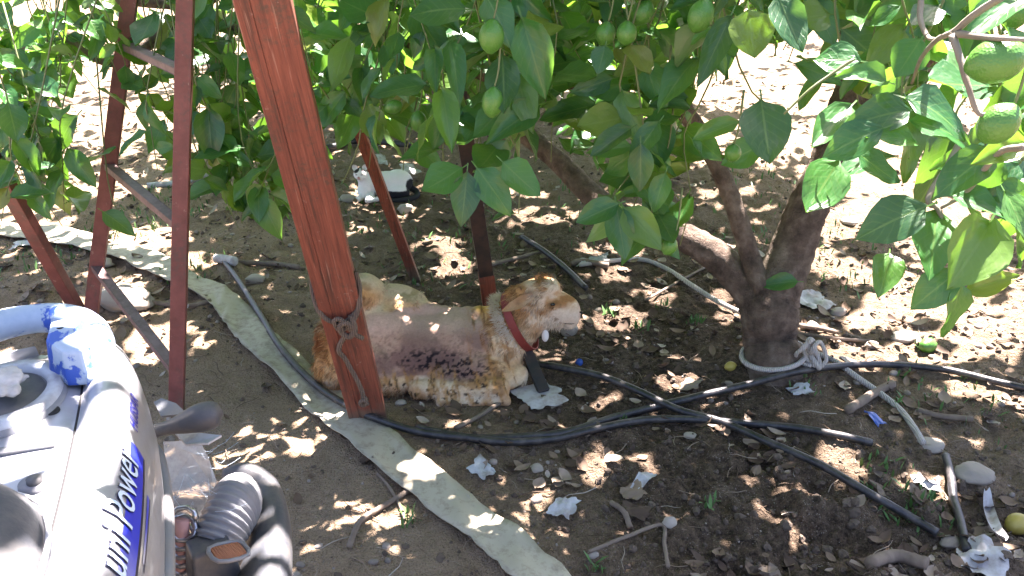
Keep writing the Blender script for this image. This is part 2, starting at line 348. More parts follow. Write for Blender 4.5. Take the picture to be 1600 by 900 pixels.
M = dict(soil=soil(), leaf=leafmat(), bark=barkmat(), red=redpaint(grain=True), rail=redpaint('red_painted_iron', (.115, .036, .031), (.20, .066, .056), (.09, .055, .045)),
    rung=redpaint('worn_rung_iron', (.12, .07, .065), (.22, .15, .14), (.09, .06, .05)), blackpost=dirty('black_tar_paint', (.02, .018, .018), .45, (.1, .05, .035), .6, 14),
    stone=stonemat('stone', (.27, .23, .18), (.42, .38, .31)), pebble=stonemat('pebble', (.10, .075, .055), (.30, .25, .20)), clod=None, litter=litter(),
    hose=hosemat(), flat=flathose(), rope=ropemat('grey_rope', (.075, .052, .036), (.21, .155, .115)), wrope=ropemat('white_rope', (.34, .31, .27), (.62, .58, .52)),
    paper=dirty('white_paper', (.50, .50, .49), .8, (.20, .155, .115), .85, 18), plastic=dirty('grey_plastic_film', (.42, .44, .45), .45, (.16, .12, .09), .8, 18), blue=plain('blue_plastic', (.025, .09, .36), .4),
    twig=dirty('dry_twig', (.20, .155, .115), .9, (.08, .055, .04), .6, 20), greentwig=plain('green_twig', (.12, .15, .05), .6), palewig=dirty('pale_twig', (.20, .18, .14), .8, (.12, .09, .06), .5, 25),
    lemon=None, yellow=plain('ripe_lemon', (.40, .31, .06), .5), silver=silver(), chip=chipblue(), seat=dirty('seat_vinyl', (.045, .05, .058), .55, (.16, .15, .13), .55, 12, .3),
    decal=decalmat(), letter=plain('letter_pale_blue', (.50, .62, .72), .4), navy=plain('letter_navy', (.015, .018, .22), .4), line=plain('decal_outline', (.02, .022, .05), .4),
    dark=dirty('dark_grey_plastic', (.05, .055, .062), .5, (.16, .14, .11), .6, 16), mid=dirty('mid_grey_plastic', (.17, .18, .19), .5, (.2, .17, .13), .5, 14), tyre=dirty('tyre_rubber', (.02, .02, .02), .85, (.12, .1, .07), .7, 14),
    chrome=plain('dull_metal', (.45, .45, .45), .3, .9), rag=dirty('grey_rag', (.50, .48, .45), .95, (.2, .16, .12), .6, 20), grille=plain('rusty_grille', (.33, .13, .06), .7), hole=plain('dark_hole', (.01, .01, .01), .8),
    coat=attrcol('goat_hide', .85, .5), hair=attrcol('goat_hair', .7, .1), cat=attrcol('cat_fur', .9, .2), collar=plain('collar_red', (.20, .028, .020), .6), eye=plain('eye', (.01, .008, .006), .1),
    wood=dirty('grey_wood', (.28, .23, .17), .9, (.1, .07, .05), .6, 18), weed=plain('weed_green', (.07, .16, .035), .6), skin=plain('pink_skin', (.45, .24, .20), .6), white=plain('white_fur', (.72, .70, .66), .9))
_t = NT('green_lemon'); _n = _t.noise(5, _t.obj(), 3); _t.set(Base__Color=_t.mix(_n, (.028, .135, .016), (.085, .22, .030)), Roughness=.38); _t.bump(_t.n('TexVoronoi', Scale=260., Vector=_t.obj()).outputs['Distance'], .35, .002); M['lemon'] = _t.m
_t = NT('clear_plastic'); _n = _t.noise(30, _t.obj(), 6, .7)
_t.set(Base__Color=(.62, .63, .62, 1), Roughness=.35, Alpha=_t.math('MULTIPLY_ADD', _n, .9, .02)); M['clear'] = _t.m
_t = NT('soil_clod'); _v = varsock(_t); _n = _t.noise(45, _t.pos(), 4)
_t.set(Base__Color=_t.mix(_v, _t.mix(_n, (.045, .032, .022), (.105, .076, .052)), _t.mix(_n, (.075, .055, .038), (.15, .112, .078))), Roughness=.95); _t.bump(_n, .6, .008); M['clod'] = _t.m

# ------------------------------------------------------------------ ground
def axis(lo, hi, parts):
    out = []
    for a, b, n in parts: out += list(np.linspace(a, b, n, endpoint=False))
    return np.array(out+[hi])
xs = axis(-400, 400, [(-400, -40, 12), (-40, -9, 20), (-9, -3.4, 90), (-3.4, -1.6, 120), (-1.6, 1.9, 350), (1.9, 3.4, 100), (3.4, 9, 90), (9, 40, 20), (40, 400, 12)])
ys = axis(-400, 600, [(-400, -40, 10), (-40, -4, 16), (-4, 1.2, 60), (1.2, 4., 300), (4, 7, 130), (7, 14, 120), (14, 60, 40), (60, 600, 14)])
gx, gy = np.meshgrid(xs, ys, indexing='ij'); gz = hgt(gx, gy)
i, j = np.meshgrid(np.arange(len(xs)-1), np.arange(len(ys)-1), indexing='ij'); i = i.ravel(); j = j.ravel(); ny = len(ys)
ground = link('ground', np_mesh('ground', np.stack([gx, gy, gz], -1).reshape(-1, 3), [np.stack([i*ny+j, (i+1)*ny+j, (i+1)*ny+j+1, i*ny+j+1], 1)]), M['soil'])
tag(ground, kind='structure')
def ground_pts(n, ymin=1.25, ymax=9., bias=1.0):
    """random spots on the ground, thinner with distance"""
    u = rng.random(n); y = ymin*(ymax/ymin)**(u**bias); x = (rng.random(n)*2-1)*(.75*y+.5); return x, y
def free(x, y):     # not under goat or the trunk
    return ~(((np.abs(x+.3) < .48) & (np.abs(y-2.78) < .19)) | (np.hypot(x-TRX, y-TRY) < .13))
def stuff(name, label, cat, me, mat): return tag(link(name, me, mat), label, cat, None, 'stuff')
# clods of earth
x, y = ground_pts(13000, 1.25, 7); trod = sstep(.1, -.5, x+.35*(y-2.3))*sstep(3.2, 2.6, y); k = (rng.random(len(x)) > trod*.85) & free(x, y) & (fbm(x*2.2, y*2.2, 3) > .38); x, y = x[k], y[k]
tv, tf = lump(2, .75, 2.6, 3); r = .0026+.0095*rng.random(len(x))**4*(1+.7*sstep(.3, .8, x)*sstep(2.6, 2, y))
stuff('soil_clods', 'loose brown clods of earth strewn over the ground', 'soil', scatter_mesh('soil_clods', tv, tf, np.stack([x, y, hgt(x, y)+r*.25], 1), rng.random(len(x))*6.28, rng.random(len(x))*3, r[:, None]*(np.array([1., 1, .75])+.5*(rng.random((len(x), 3))-.5)), rng.random(len(x)), smooth=False), M['clod'])
# pebbles
x, y = ground_pts(2600, 1.25, 11); k = free(x, y) & (fbm(x*1.7, y*1.7, 6) > .45); x, y = x[k], y[k]; tv, tf = lump(2, .22, 1.2, 5); r = (.0028+.010*rng.random(len(x))**4)*(1+.12*y)
stuff('gravel', 'small pale pebbles scattered over the soil', 'gravel', scatter_mesh('gravel', tv, tf, np.stack([x, y, hgt(x, y)+r*.1], 1), rng.random(len(x))*6.28, rng.random(len(x))*.5, r[:, None]*np.stack([.8+.6*rng.random(len(x)), .8+.3*rng.random(len(x)), .5+.3*rng.random(len(x))], 1), rng.random(len(x))), M['pebble'])
# dead leaves
u = np.linspace(0, 1, 5); tl = []
for t_ in u:
    wv_ = .32*math.sin(math.pi*min(1, t_*.96+.02))**.8
    for a_ in (-1, 0, 1): tl.append((a_*wv_, t_-.5, .10*abs(a_)+.25*(t_-.5)**2))
tl = np.array(tl); tf = np.array([[a*3+b, a*3+b+1, a*3+b+4, a*3+b+3] for a in range(4) for b in range(2)])
x, y = ground_pts(6000, 1.3, 12); trod = sstep(.1, -.5, x+.35*(y-2.3))*sstep(3.2, 2.6, y); k = (rng.random(len(x)) > trod*.9) & free(x, y) & (fbm(x*1.3, y*1.3, 5) > .40); x, y = x[k], y[k]; n = len(x)
s_ = (.022+.045*rng.random(n))
stuff('leaf_litter', 'dry brown fallen leaves lying on the soil', 'leaf litter', scatter_mesh('leaf_litter', tl, tf, np.stack([x, y, hgt(x, y)+.006+.006*rng.random(n)], 1), rng.random(n)*6.28, (rng.random(n)-.5)*1.3, s_[:, None]*np.array([1, 1, 1.2])[None]*(.7+.6*rng.random((n, 3))), rng.random(n)), M['litter'])
# dry twiglets
x, y = ground_pts(2200, 1.3, 8); k = free(x, y); x, y = x[k], y[k]; n = len(x)
V_, Q_, T_ = tube([(-.5, 0, 0), (-.15, .05, .02), (.2, -.03, .03), (.5, .04, 0)], [.016, .014, .012, .006], 5, 2)
s_ = .03+.10*rng.random(n)**2
stuff('dry_twiglets', 'thin dry twiglets and straw strewn on the soil', 'twigs', scatter_mesh('dry_twiglets', V_, Q_, np.stack([x, y, hgt(x, y)+.006], 1), rng.random(n)*6.28, (rng.random(n)-.5)*.4, np.stack([s_, s_*.8+.02, s_*.7+.02], 1), rng.random(n)), M['litter'])
# low weeds
def weeds(n, centres, name, label):
    P_ = []; 
    for cx, cy, rad, m in centres:
        c = G(cx, cy)
        for _ in range(m):
            a = random.random()*6.28; q = random.random()**.5*rad; P_.append((c.x+q*math.cos(a), c.y+q*math.sin(a)*1.3))
    P_ = np.array(P_); x, y = P_[:, 0], P_[:, 1]; n = len(x)
    bl = np.array([(-.12, 0, 0), (.12, 0, 0), (-.16, .5, .25), (.16, .5, .25), (0, 1, .35)]); bf = np.array([[0, 1, 3], [0, 3, 2], [2, 3, 4]])
    s = .012+.022*rng.random(n)
    return stuff(name, label, 'weeds', scatter_mesh(name, bl, bf, np.stack([x, y, hgt(x, y)+.003], 1), rng.random(n)*6.28, .2+rng.random(n)*1.1, np.stack([s, s*1.3, s], 1), rng.random(n)), M['weed'])
weeds(0, [(230, 330, .3, 260), (60, 400, .25, 160), (540, 330, .35, 150), (955, 490, .04, 22), (1035, 480, .03, 14), (1085, 505, .03, 14), (1000, 515, .05, 26), (640, 815, .03, 20), (820, 330, .5, 120), (1330, 410, .3, 120), (1210, 310, .4, 160), (1440, 545, .03, 14), (1250, 590, .08, 30), (1490, 630, .2, 70), (1400, 760, .12, 70), (1110, 790, .02, 10), (930, 895, .02, 10), (700, 400, .3, 90), (980, 660, .03, 12), (1430, 790, .1, 40), (300, 420, .15, 60), (1180, 380, .25, 70)], 'weeds', 'sparse low green weeds sprouting from the soil')

# ------------------------------------------------------------------ stones, one by one
def stone(px, py, wpx, hpx, label, rot=0, seed=0, mat='stone', flat=.6):
    c = G(px, py+hpx*.35); mm = depth_of(c)/F
    tv, tf = lump(3, .30, 1.0, seed+1)
    me = np_mesh('stone', tv*np.array([wpx*mm/2, wpx*mm/2*.75, max(.3, flat)*hpx*mm*.62]), [tf])
    o = link('stone', me, M[mat]); o.location = (c.x, c.y+.02, c.z+hpx*mm*.18); o.rotation_euler = (random.uniform(-.1, .1), random.uniform(-.1, .1), rot)
    return tag(o, label, 'stone', 'stones lying on the soil')
for a in [(1525, 740, 66, 34, 'large pale oval stone beside the short black pipe at the right edge', .1, 1), (195, 458, 88, 58, 'big flat tan rock lying behind the ladder rungs', -.2, 2),
          (398, 435, 32, 24, 'grey rounded stone behind the pale flat hose', .2, 3), (1415, 526, 44, 24, 'sunlit oval stone under the right hanging leaves', 0, 4), (1312, 487, 28, 18, 'grey oval stone to the right of the tree trunk', .3, 5),
          (1048, 819, 24, 26, 'round tan stone at the bend of the bent twig', 0, 6), (890, 512, 30, 36, 'pale block of stone right under the goat\'s chin', .4, 7), (928, 871, 22, 18, 'white pebble at the lower end of the bent twig', .1, 8),
          (1080, 684, 22, 12, 'pale oval pebble just below the black hoses', 0, 9), (632, 322, 24, 26, 'mossy stone in front of the white cat', .2, 10), (1455, 697, 52, 26, 'long pale stone at the end of the white rope', .1, 11),
          (1280, 575, 20, 14, 'small stone beside the rope at the trunk foot', .5, 12), (1365, 540, 24, 18, 'small lit stone left of the sunlit oval stone', .1, 13), (160, 410, 30, 22, 'pale stone on the flat hose behind the ladder', .1, 14),
          (840, 735, 26, 12, 'flat tan pebble above the torn white paper', .2, 15), (625, 632, 18, 12, 'grey pebble at the foot of the thick red post', .3, 16), (1330, 345, 30, 20, 'bright lit stone behind the right limb', .1, 17),
          (1490, 850, 40, 22, 'dull stone near the lower right corner', .4, 18), (510, 270, 24, 20, 'grey stone left of the white cat', .2, 19), (545, 310, 30, 14, 'flat grey stone at the paws of the white cat', .1, 20)]:
    stone(*a)

# ------------------------------------------------------------------ leaf machinery
def leaf_template(curl, fold, wid, tip, nl=6, seed=0):
    V = []; UV = []; t = np.linspace(0, 1, nl+1); rr = random.Random(seed)
    ph = rr.random()*6
    for a in t:
        wv = wid*(math.sin(math.pi*(a**.82)*.985+.02)**.75 if 0 < a < 1 else .02)*(1-.25*a**tip)
        for u in (-1, -.5, 0, .5, 1):
            V.append((u*wv, a, fold*abs(u)**1.2*wv*2-curl*a*a+.055*math.sin(a*9+ph+u*2)*abs(u)+.02*u*math.sin(ph))); UV.append((u, a))
    Fq = [[i*5+j, i*5+j+1, (i+1)*5+j+1, (i+1)*5+j] for i in range(nl) for j in range(4)]
    b = len(V)
    for a in (-.16, -.08, .0):          # leaf stalk
        V += [(-.012, a, -.01+a*.4*abs(a)), (.012, a, -.01)]; UV += [(0, .5), (0, .5)]
    Fq += [[b, b+1, b+3, b+2], [b+2, b+3, b+5, b+4]]
    return np.array(V), np.array(Fq), np.array(UV)
LT = [leaf_template(*a, seed=k) for k, a in enumerate([(.12, .16, .29, 2), (.26, .10, .32, 2), (.05, .26, .27, 3), (.42, .18, .30, 2), (-.10, .10, .34, 3), (.22, .32, .28, 2)])]
LM = []
for k, (V, Fq, UV) in enumerate(LT):
    me = np_mesh('leaf', V, [Fq], True, None, UV); me.materials.append(M['leaf']); LM.append(me)
class Tree:
    def __init__(s, loc, label):
        s.root = empty('lemon_tree', loc, label, 'lemon tree', 'lemon trees'); s.leaves = []; s.twigs = []; s.loc = np.array(loc); s.canopy = []
    def limb(s, name, pts, rad, seg=12, wob=.055): return part(name, tube(pts, rad, seg+6, 10, wob), M['bark'], s.root)
    def leaf(s, base, d, nrm, L, wsc=1., k=None, cut=0.):
        d = np.array(d, float); d /= np.linalg.norm(d); n = np.array(nrm, float); n -= d*(n@d); n /= max(1e-6, np.linalg.norm(n)); xx = np.cross(d, n)
        m = np.eye(4); m[:3, 0] = xx*L*wsc; m[:3, 1] = d*L; m[:3, 2] = n*L; m[:3, 3] = np.array(base)
        c = np.array(base)+d*L*.5; dep = (c-CAM)@FW
        s.leaves.append((L/max(.3, dep)+cut, m, random.randrange(6) if k is None else k))
    def twig(s, pts, r0, r1, mat='greentwig'): s.twigs.append(tube(pts, list(np.linspace(r0, r1, len(pts))), 5, 3))
    def finish(s):
        s.leaves.sort(key=lambda a: -a[0]); inv = np.array(s.root.location)
        for _, m, k in s.leaves[:300]:
            o = link('leaf', LM[k]); o.parent = s.root; mm = m.copy(); mm[:3, 3] -= inv; o.matrix_basis = Matrix(mm)
        rest = s.leaves[300:]; Vs = []; Fs = []; Us = []; va = []; off = 0
        for _, m, k in rest:
            V, Fq, UV = LT[k]; Vs.append(V@m[:3, :3].T+m[:3, 3]-inv); Fs.append(Fq+off); Us.append(UV); va.append(np.full(len(V), random.random())); off += len(V)
        for V, Fq, UV, v in s.canopy:
            Vs.append(V-inv); Fs.append(Fq+off); Us.append(UV); va.append(v); off += len(V)
        if Vs:
            me = np_mesh('foliage', np.vstack(Vs), [np.vstack(Fs)], True, {'var': ('FLOAT', np.concatenate(va))}, np.vstack(Us))
            o = link('foliage', me, M['leaf']); o.parent = s.root; o['kind'] = 'stuff'
        if s.twigs:
            o = part('twigs', merge(s.twigs), M['greentwig'], s.root); o['kind'] = 'stuff'
    def lemon(s, px, py, dep, rx, ry, ang=0):
        c = D(px, py, dep); mm = dep/F; V, Fc = ico(3); V = V.copy()
        ln, wd = max(rx, ry)*mm, min(rx, ry)*mm
        t = V[:, 2]; k = 1+.0*t; tipk = np.where(np.abs(t) > .86, (np.abs(t)-.86)*1.4, 0)
        W_ = np.stack([V[:, 0]*wd, V[:, 1]*wd, t*ln*(1+tipk*.45)], 1)
        o = link('lemon', np_mesh('lemon', W_, [Fc]), M['lemon']); o.parent = s.root; o.location = c-s.root.location
        o.rotation_euler = (.15, ang, 0)
        tp = np.array(c)+np.array([math.sin(ang)*ln*.9, 0, math.cos(ang)*ln*.9]); s.twigs.append(tube([tp, tp+np.array([.01, .01, .04]), tp+np.array([.015, .02, .12])], [.0022, .0022, .003], 5, 3))
LOW = np.array([(0, 335), (110, 335), (150, 250), (180, 360), (205, 250), (300, 260), (335, 330), (400, 340), (460, 355), (478, 235), (560, 245), (640, 235), (665, 320), (740, 350), (800, 335), (845, 240), (905, 240), (915, 370), (1060, 405), (1075, 290), (1120, 235), (1230, 255), (1250, 340), (1300, 340), (1335, 380), (1440, 480), (1600, 480)], float)
HOLES = [(132, 165, 34, 75), (235, 85, 26, 30), (165, 290, 22, 50), (230, 300, 40, 60), (1195, 130, 45, 75), (1255, 210, 45, 60), (590, 270, 75, 45), (1430, 260, 40, 35), (1255, 75, 30, 34), (1120, 150, 40, 45), (860, 270, 40, 50), (1575, 520, 80, 40), (60, 10, 60, 14), (230, 5, 40, 14)]
def allowed(px, py):
    if py > np.interp(px, LOW[:, 0], LOW[:, 1]): return False
    return not any(((px-a)/(c+3))**2+((py-b)/(d+3))**2 < 1 for a, b, c, d in HOLES)
def spray(tr, px, py, dep, n=7, L=.10, tw=.5):
    c = np.array(D(px, py, dep)); ax = np.array([random.uniform(-.5, .5), random.uniform(-.4, .1), -1.0]); ax /= np.linalg.norm(ax)
    l = .16+.02*n; top = c-ax*l*.6; end = c+ax*l*.4; bend = np.array([random.uniform(-.06, .06), random.uniform(-.05, .05), 0])
    up = top-ax*.15+np.array([random.uniform(-.15, .15), random.uniform(0, .2), .28])
    tr.twig([up, top, (top+end)/2+bend, end], .0032, .0014)
    ph = random.random()*6.28
    for i in range(n):
        t = i/(n-1+1e-6); b = top*(1-t)**2+2*t*(1-t)*((top+end)/2+bend*1.5)+end*t*t
        ph += 2.4; o = np.array([math.cos(ph), math.sin(ph)*.8, random.choice((-1.3, -.9, -.6, -.35, -.1, .15))+random.gauss(0, .15)])
        nr = -FW*random.uniform(.2, 1.)+np.array([0, 0, random.uniform(.2, 1.)])+np.array([random.gauss(0, .55), random.gauss(0, .3), random.gauss(0, .25)])
        Ln = L*random.choice((.55, .75, .9, 1., 1.1, 1.25))*random.uniform(.92, 1.08); ct = b+o/np.linalg.norm(o)*Ln*.6
        q = pix(ct)
        if q[2] < .5 or not allowed(q[0], q[1]): continue
        tr.leaf(b+o/np.linalg.norm(o)*Ln*.14, o, nr, Ln, random.uniform(.85, 1.1))
def hero(tr, bx, by, tx, ty, wpx, dep, tilt=0., k=None):
    b = np.array(D(bx, by, dep+tilt)); e = np.array(D(tx, ty, dep-tilt)); L = np.linalg.norm(e-b)*1.04
    nr = -FW*.9+np.array([random.gauss(0, .25), 0, .55+random.gauss(0, .15)])
    tr.leaf(b, e-b, nr, L, (wpx*dep/F)/(L*.52), k, cut=1.)

# ------------------------------------------------------------------ lemon trees
base = G(1207, 572); TRX_, TRY_ = base.x, base.y
tA = Tree(base, 'lemon tree with a forked brown trunk at the right, white rope round its foot')
bd = depth_of(base)
tp = lambda px, py, dd=0.: D(px, py, bd+dd)
tA.limb('trunk', [base+Vector((0, 0, -.06)), base+Vector((0, 0, .03)), tp(1203, 530), tp(1203, 490, -.02), tp(1212, 455, -.02), tp(1236, 395, -.03), tp(1262, 325, -.05), tp(1292, 262, -.06), tp(1322, 180, -.08), tp(1352, 95, -.08), tp(1385, 10, -.05), tp(1440, -120, .1)], [.13, .105, .092, .100, .088, .078, .072, .068, .070, .062, .058, .045], 18)
tA.limb('limb', [tp(1195, 500, -.02), tp(1172, 455, 0), tp(1128, 408, .02), tp(1080, 376, .05), tp(1030, 358, .12), tp(975, 338, .2), tp(925, 305, .3), tp(870, 250, .4), tp(795, 190, .5), tp(700, 120, .6), tp(600, 0, .7)], [.074, .066, .058, .052, .048, .046, .046, .042, .038, .032, .026], 14)
tA.limb('limb', [tp(1196, 470, -.05), tp(1178, 420, -.06), tp(1150, 330, -.1), tp(1122, 260, -.12), tp(1085, 195, -.15), tp(1040, 145, -.2), tp(970, 118, -.2), tp(880, 128, -.15), tp(800, 130, -.1), tp(700, 95, 0.), tp(620, 60, 0.)], [.034, .036, .032, .031, .031, .034, .033, .028, .025, .02, .014], 12)
tA.limb('limb', [tp(1350, 100, -.08), tp(1325, 55, -.12), tp(1285, -10, -.15), tp(1230, -90, -.2)], [.034, .034, .030, .024], 12)
tA.limb('limb', [tp(1300, 245, -.05), tp(1380, 170, -.2), tp(1450, 95, -.3), tp(1500, 10, -.4), tp(1530, -60, -.5)], [.03, .04, .042, .04, .036], 12)
for pts in ([(1335, 92, 1.35), (1300, 115, 1.36), (1265, 140, 1.36), (1225, 178, 1.37)], [(1565, -5, 1.12), (1520, 25, 1.16), (1490, 50, 1.2), (1465, 62, 1.26), (1440, 90, 1.4), (1425, 130, 1.5)], [(1490, 52, 1.2), (1520, 56, 1.15), (1560, 60, 1.1), (1600, 62, 1.08)],
            [(1488, 55, 1.19), (1500, 90, 1.18), (1513, 135, 1.17), (1530, 178, 1.17), (1562, 170, 1.16)], [(1440, -5, 1.5), (1438, 30, 1.48), (1450, 58, 1.42), (1468, 62, 1.26)], [(1500, 220, 1.4), (1480, 260, 1.38), (1450, 310, 1.36), (1470, 335, 1.36), (1495, 425, 1.36), (1502, 445, 1.36)], [(1600, 230, 1.2), (1560, 240, 1.25), (1510, 300, 1.33), (1470, 325, 1.36)]):
    q = [D(*p) for p in pts]; thin = pts[0][0] == 1335; part('twig', tube(q, list(np.linspace(.0026 if thin else .0055, .0016 if thin else .0028, len(q))), 7, 5, .1), M['greentwig' if thin else 'palewig'], tA.root)
for p in [(1345, 95, 1278, 85, 52, 1.45), (1388, 128, 1318, 110, 46, 1.38), (1423, 172, 1332, 182, 58, 1.36), (1380, 200, 1285, 236, 54, 1.36), (1330, 165, 1272, 225, 52, 1.45), (1340, 238, 1397, 287, 44, 1.4), (1312, 250, 1258, 332, 58, 1.4), (1415, 152, 1527, 188, 72, 1.27), (1420, 188, 1538, 208, 52, 1.3), (1432, 224, 1384, 198, 34, 1.35),
          (1605, 222, 1528, 250, 44, 1.25), (1555, 233, 1462, 302, 62, 1.3), (1448, 322, 1344, 362, 66, 1.34), (1463, 328, 1457, 427, 66, 1.34), (1550, 343, 1498, 442, 98, 1.3), (1498, 424, 1423, 478, 50, 1.36), (1500, 440, 1491, 530, 44, 1.36), (1508, 455, 1590, 430, 40, 1.36), (1478, 300, 1572, 337, 48, 1.32), (1570, 298, 1608, 368, 54, 1.28), (1390, 396, 1384, 446, 48, 1.42),
          (1215, -10, 1250, 82, 46, 1.6), (1605, -10, 1513, 52, 62, 1.3), (1142, 24, 1094, 126, 40, 1.75), (1170, 14, 1176, 88, 62, 1.7), (1190, 155, 1201, 256, 64, 1.75), (1155, 190, 1084, 216, 34, 1.9), (1600, 130, 1545, 200, 50, 1.35), (1440, 60, 1400, 120, 46, 1.5), (1560, 280, 1600, 330, 46, 1.35), (1540, 200, 1600, 160, 44, 1.4), (1570, 250, 1520, 290, 44, 1.32), (1600, 270, 1548, 300, 44, 1.4),
          (722, 262, 663, 301, 47, 1.95), (730, 268, 722, 351, 44, 1.95), (745, 262, 796, 330, 46, 1.95), (785, 252, 838, 306, 46, 1.95), (690, 138, 706, 226, 42, 1.95), (815, 28, 852, 147, 64, 1.9), (785, 84, 790, 177, 44, 1.9), (727, 14, 643, 10, 60, 1.8), (680, 74, 678, 137, 30, 2.), (703, 64, 721, 142, 34, 2.), (546, 58, 517, 127, 34, 2.1), (436, 12, 491, 45, 30, 2.1), (760, -5, 800, 60, 50, 1.85),
          (967, 318, 902, 346, 42, 2.1), (963, 320, 976, 403, 46, 2.1), (975, 324, 1031, 387, 52, 2.08), (1029, 334, 1052, 382, 34, 2.1), (1026, 369, 1063, 402, 27, 2.12), (986, 200, 925, 241, 37, 2.), (1001, 224, 1000, 297, 40, 2.05), (984, 68, 1012, 119, 40, 2.), (946, 71, 934, 113, 34, 2.), (1030, 190, 985, 250, 36, 2.05), (1040, 270, 1020, 330, 34, 2.1)]:
    hero(tA, *p, tilt=random.uniform(-.015, .03))
hero(tA, 1247, 440, 1193, 440, 26, bd-.12)
for p in [(960, 270, 2.1, 5), (700, 30, 2.1), (745, 60, 2.2), (680, 110, 2.3), (720, 165, 2.3, 6), (765, 25, 2.0), (790, 125, 2.2), (800, 60, 2.3), (850, 60, 2.2), (870, 110, 2.4), (900, 30, 2.2), (920, 95, 2.4), (960, 20, 2.2), (1000, 120, 2.3), (970, 165, 2.3), (945, 190, 2.4, 5), (1020, 60, 2.3), (1035, 190, 2.4), (1060, 30, 2.2), (1080, 15, 2.4, 5), (1040, 240, 2.4), (1000, 270, 2.3), (985, 330, 2.25, 5), (1040, 330, 2.3, 4), (1090, 230, 2.3, 4), (830, 15, 2.1), (650, 20, 2.3), (620, 60, 2.5), (655, 160, 2.5), (600, 100, 2.5), (560, 75, 2.5), (520, 30, 2.5), (500, 100, 2.6), (480, 50, 2.5), (480, 140, 2.7), (585, 210, 2.6, 4), (550, 235, 2.6, 4), (540, 170, 2.8, 5), (640, 215, 2.6, 3), (820, 170, 2.4, 5), (870, 200, 2.5, 4), (760, 210, 2.3, 5), (800, 270, 2.3, 4), (700, 250, 2.3, 4),
          (1230, 20, 1.9, 5), (1330, 15, 1.8, 6), (1400, 30, 1.7), (1470, 10, 1.6, 6), (1440, 150, 1.6, 5), (1540, 140, 1.5, 5), (1585, 270, 1.45, 5), (1580, 40, 1.5, 6), (1420, 95, 1.7, 5), (1520, 220, 1.5, 5), (1330, 130, 1.9, 4), (1150, 20, 2.0, 5), (1180, 200, 2.1, 4), (1600, 180, 1.4, 6)]:
    spray(tA, p[0], p[1], p[2]+random.uniform(-.1, .15), p[3]+1 if len(p) > 3 else 11, .118)
for p in [(1557, 95, 1.12, 44, 35, 1.25), (1560, 193, 1.17, 34, 29, .6), (768, 57, 1.85, 26, 20, .1), (770, 160, 1.9, 24, 17, .1), (946, 53, 2.05, 18, 16, .2), (979, 52, 2.0, 18, 16, 0), (1004, 20, 2.1, 20, 17, .5), (1095, 25, 1.85, 26, 20, .3), (1145, 239, 2.0, 14, 13, 0), (615, 167, 2.4, 14, 11, 1.2), (654, 190, 2.4, 17, 13, 0), (1046, 385, 2.1, 15, 12, .4), (1030, 165, 2.2, 17, 15, .3), (945, 165, 2.3, 18, 15, 1), (1036, 255, 2.25, 14, 12, .2), (1590, 300, 1.4, 22, 18, .3), (860, 140, 2.5, 17, 14, .2), (1590, 20, 1.4, 26, 20, .6)]:
    tA.lemon(*p)
locB = Vector((-3.15, 3.9, float(hgt(-3.15, 3.9))))
tB = Tree(locB, 'lemon tree at the left whose leafy branches hang behind the ladder')
tB.limb('trunk', [locB+Vector((0, 0, -.05)), locB+Vector((.02, 0, .3)), locB+Vector((.1, .02, .7)), locB+Vector((.15, 0, 1.1)), locB+Vector((.3, 0, 1.9))], [.12, .09, .085, .075, .05], 14)
tB.limb('limb', [locB+Vector((.1, .02, .75)), D(-60, 110, 3.5), D(30, 82, 3.3), D(110, 58, 3.2), D(180, 95, 3.2), D(300, 20, 3.2), D(420, -80, 3.1)], [.05, .036, .030, .026, .022, .022, .018], 10)
tB.limb('limb', [locB+Vector((.15, 0, 1.1)), D(-20, -60, 3.4), D(150, -10, 3.3), D(300, 10, 3.25), D(360, 45, 3.2), D(470, 40, 3.2)], [.05, .04, .028, .024, .020, .012], 10)
for p in [(15, 20), (60, 40), (110, 30), (160, 25), (30, 85), (80, 100), (130, 75), (165, 70, 5), (20, 150), (60, 175), (30, 235), (85, 225), (100, 265), (50, 270), (88, 310, 5), (20, 300, 6), (172, 345, 3), (235, 40), (215, 120, 5), (250, 170, 5), (240, 215, 4), (310, 35), (345, 60), (320, 110), (355, 140), (330, 185), (310, 220, 6), (350, 230), (365, 275), (345, 305, 6), (395, 260), (405, 310, 6), (435, 340, 4), (385, 200), (430, 230), (70, 130), (100, 180, 5), (10, 60), (0, 200), (270, 60), (275, 130, 4), (445, 150), (420, 290)]:
    spray(tB, p[0], p[1], random.uniform(2.75, 3.2), p[2]+1 if len(p) > 2 else 12, .125)
hero(tB, 325, 168, 331, 250, 46, 2.75); hero(tB, 160, 330, 207, 362, 26, 2.9); hero(tB, 140, 30, 158, 62, 34, 2.8); hero(tB, 120, 180, 75, 60+170, 40, 2.8)
for p in [(366, 186, 2.9, 16, 14, .1), (350, 246, 2.9, 13, 11, 0), (384, 255, 2.9, 15, 12, .2), (505, 140, 2.8, 13, 11, 0)]: tB.lemon(*p)
locC = Vector((-.55, 7.2, float(hgt(-.55, 7.2))))
tC = Tree(locC, 'lemon tree farther back, dark and dense, filling the gaps at the top centre')
tC.limb('trunk', [locC+Vector((0, 0, -.05)), locC+Vector((.03, 0, .4)), locC+Vector((-.05, 0, .9)), locC+Vector((.1, 0, 1.6))], [.13, .1, .09, .06], 14)
tC.limb('limb', [locC+Vector((0, 0, .5)), locC+Vector((.5, -.3, .9)), locC+Vector((1.2, -.6, 1.3))], [.07, .05, .03], 10)
tC.limb('limb', [locC+Vector((-.03, 0, .6)), locC+Vector((-.6, -.3, 1.)), locC+Vector((-1.5, -.4, 1.3))], [.07, .05, .03], 10)
for _ in range(150):
    px = random.gauss(690, 230); py = random.uniform(-60, 165-.0005*(px-690)**2); spray(tC, px, py, random.uniform(4.2, 6.6), 10, .14)
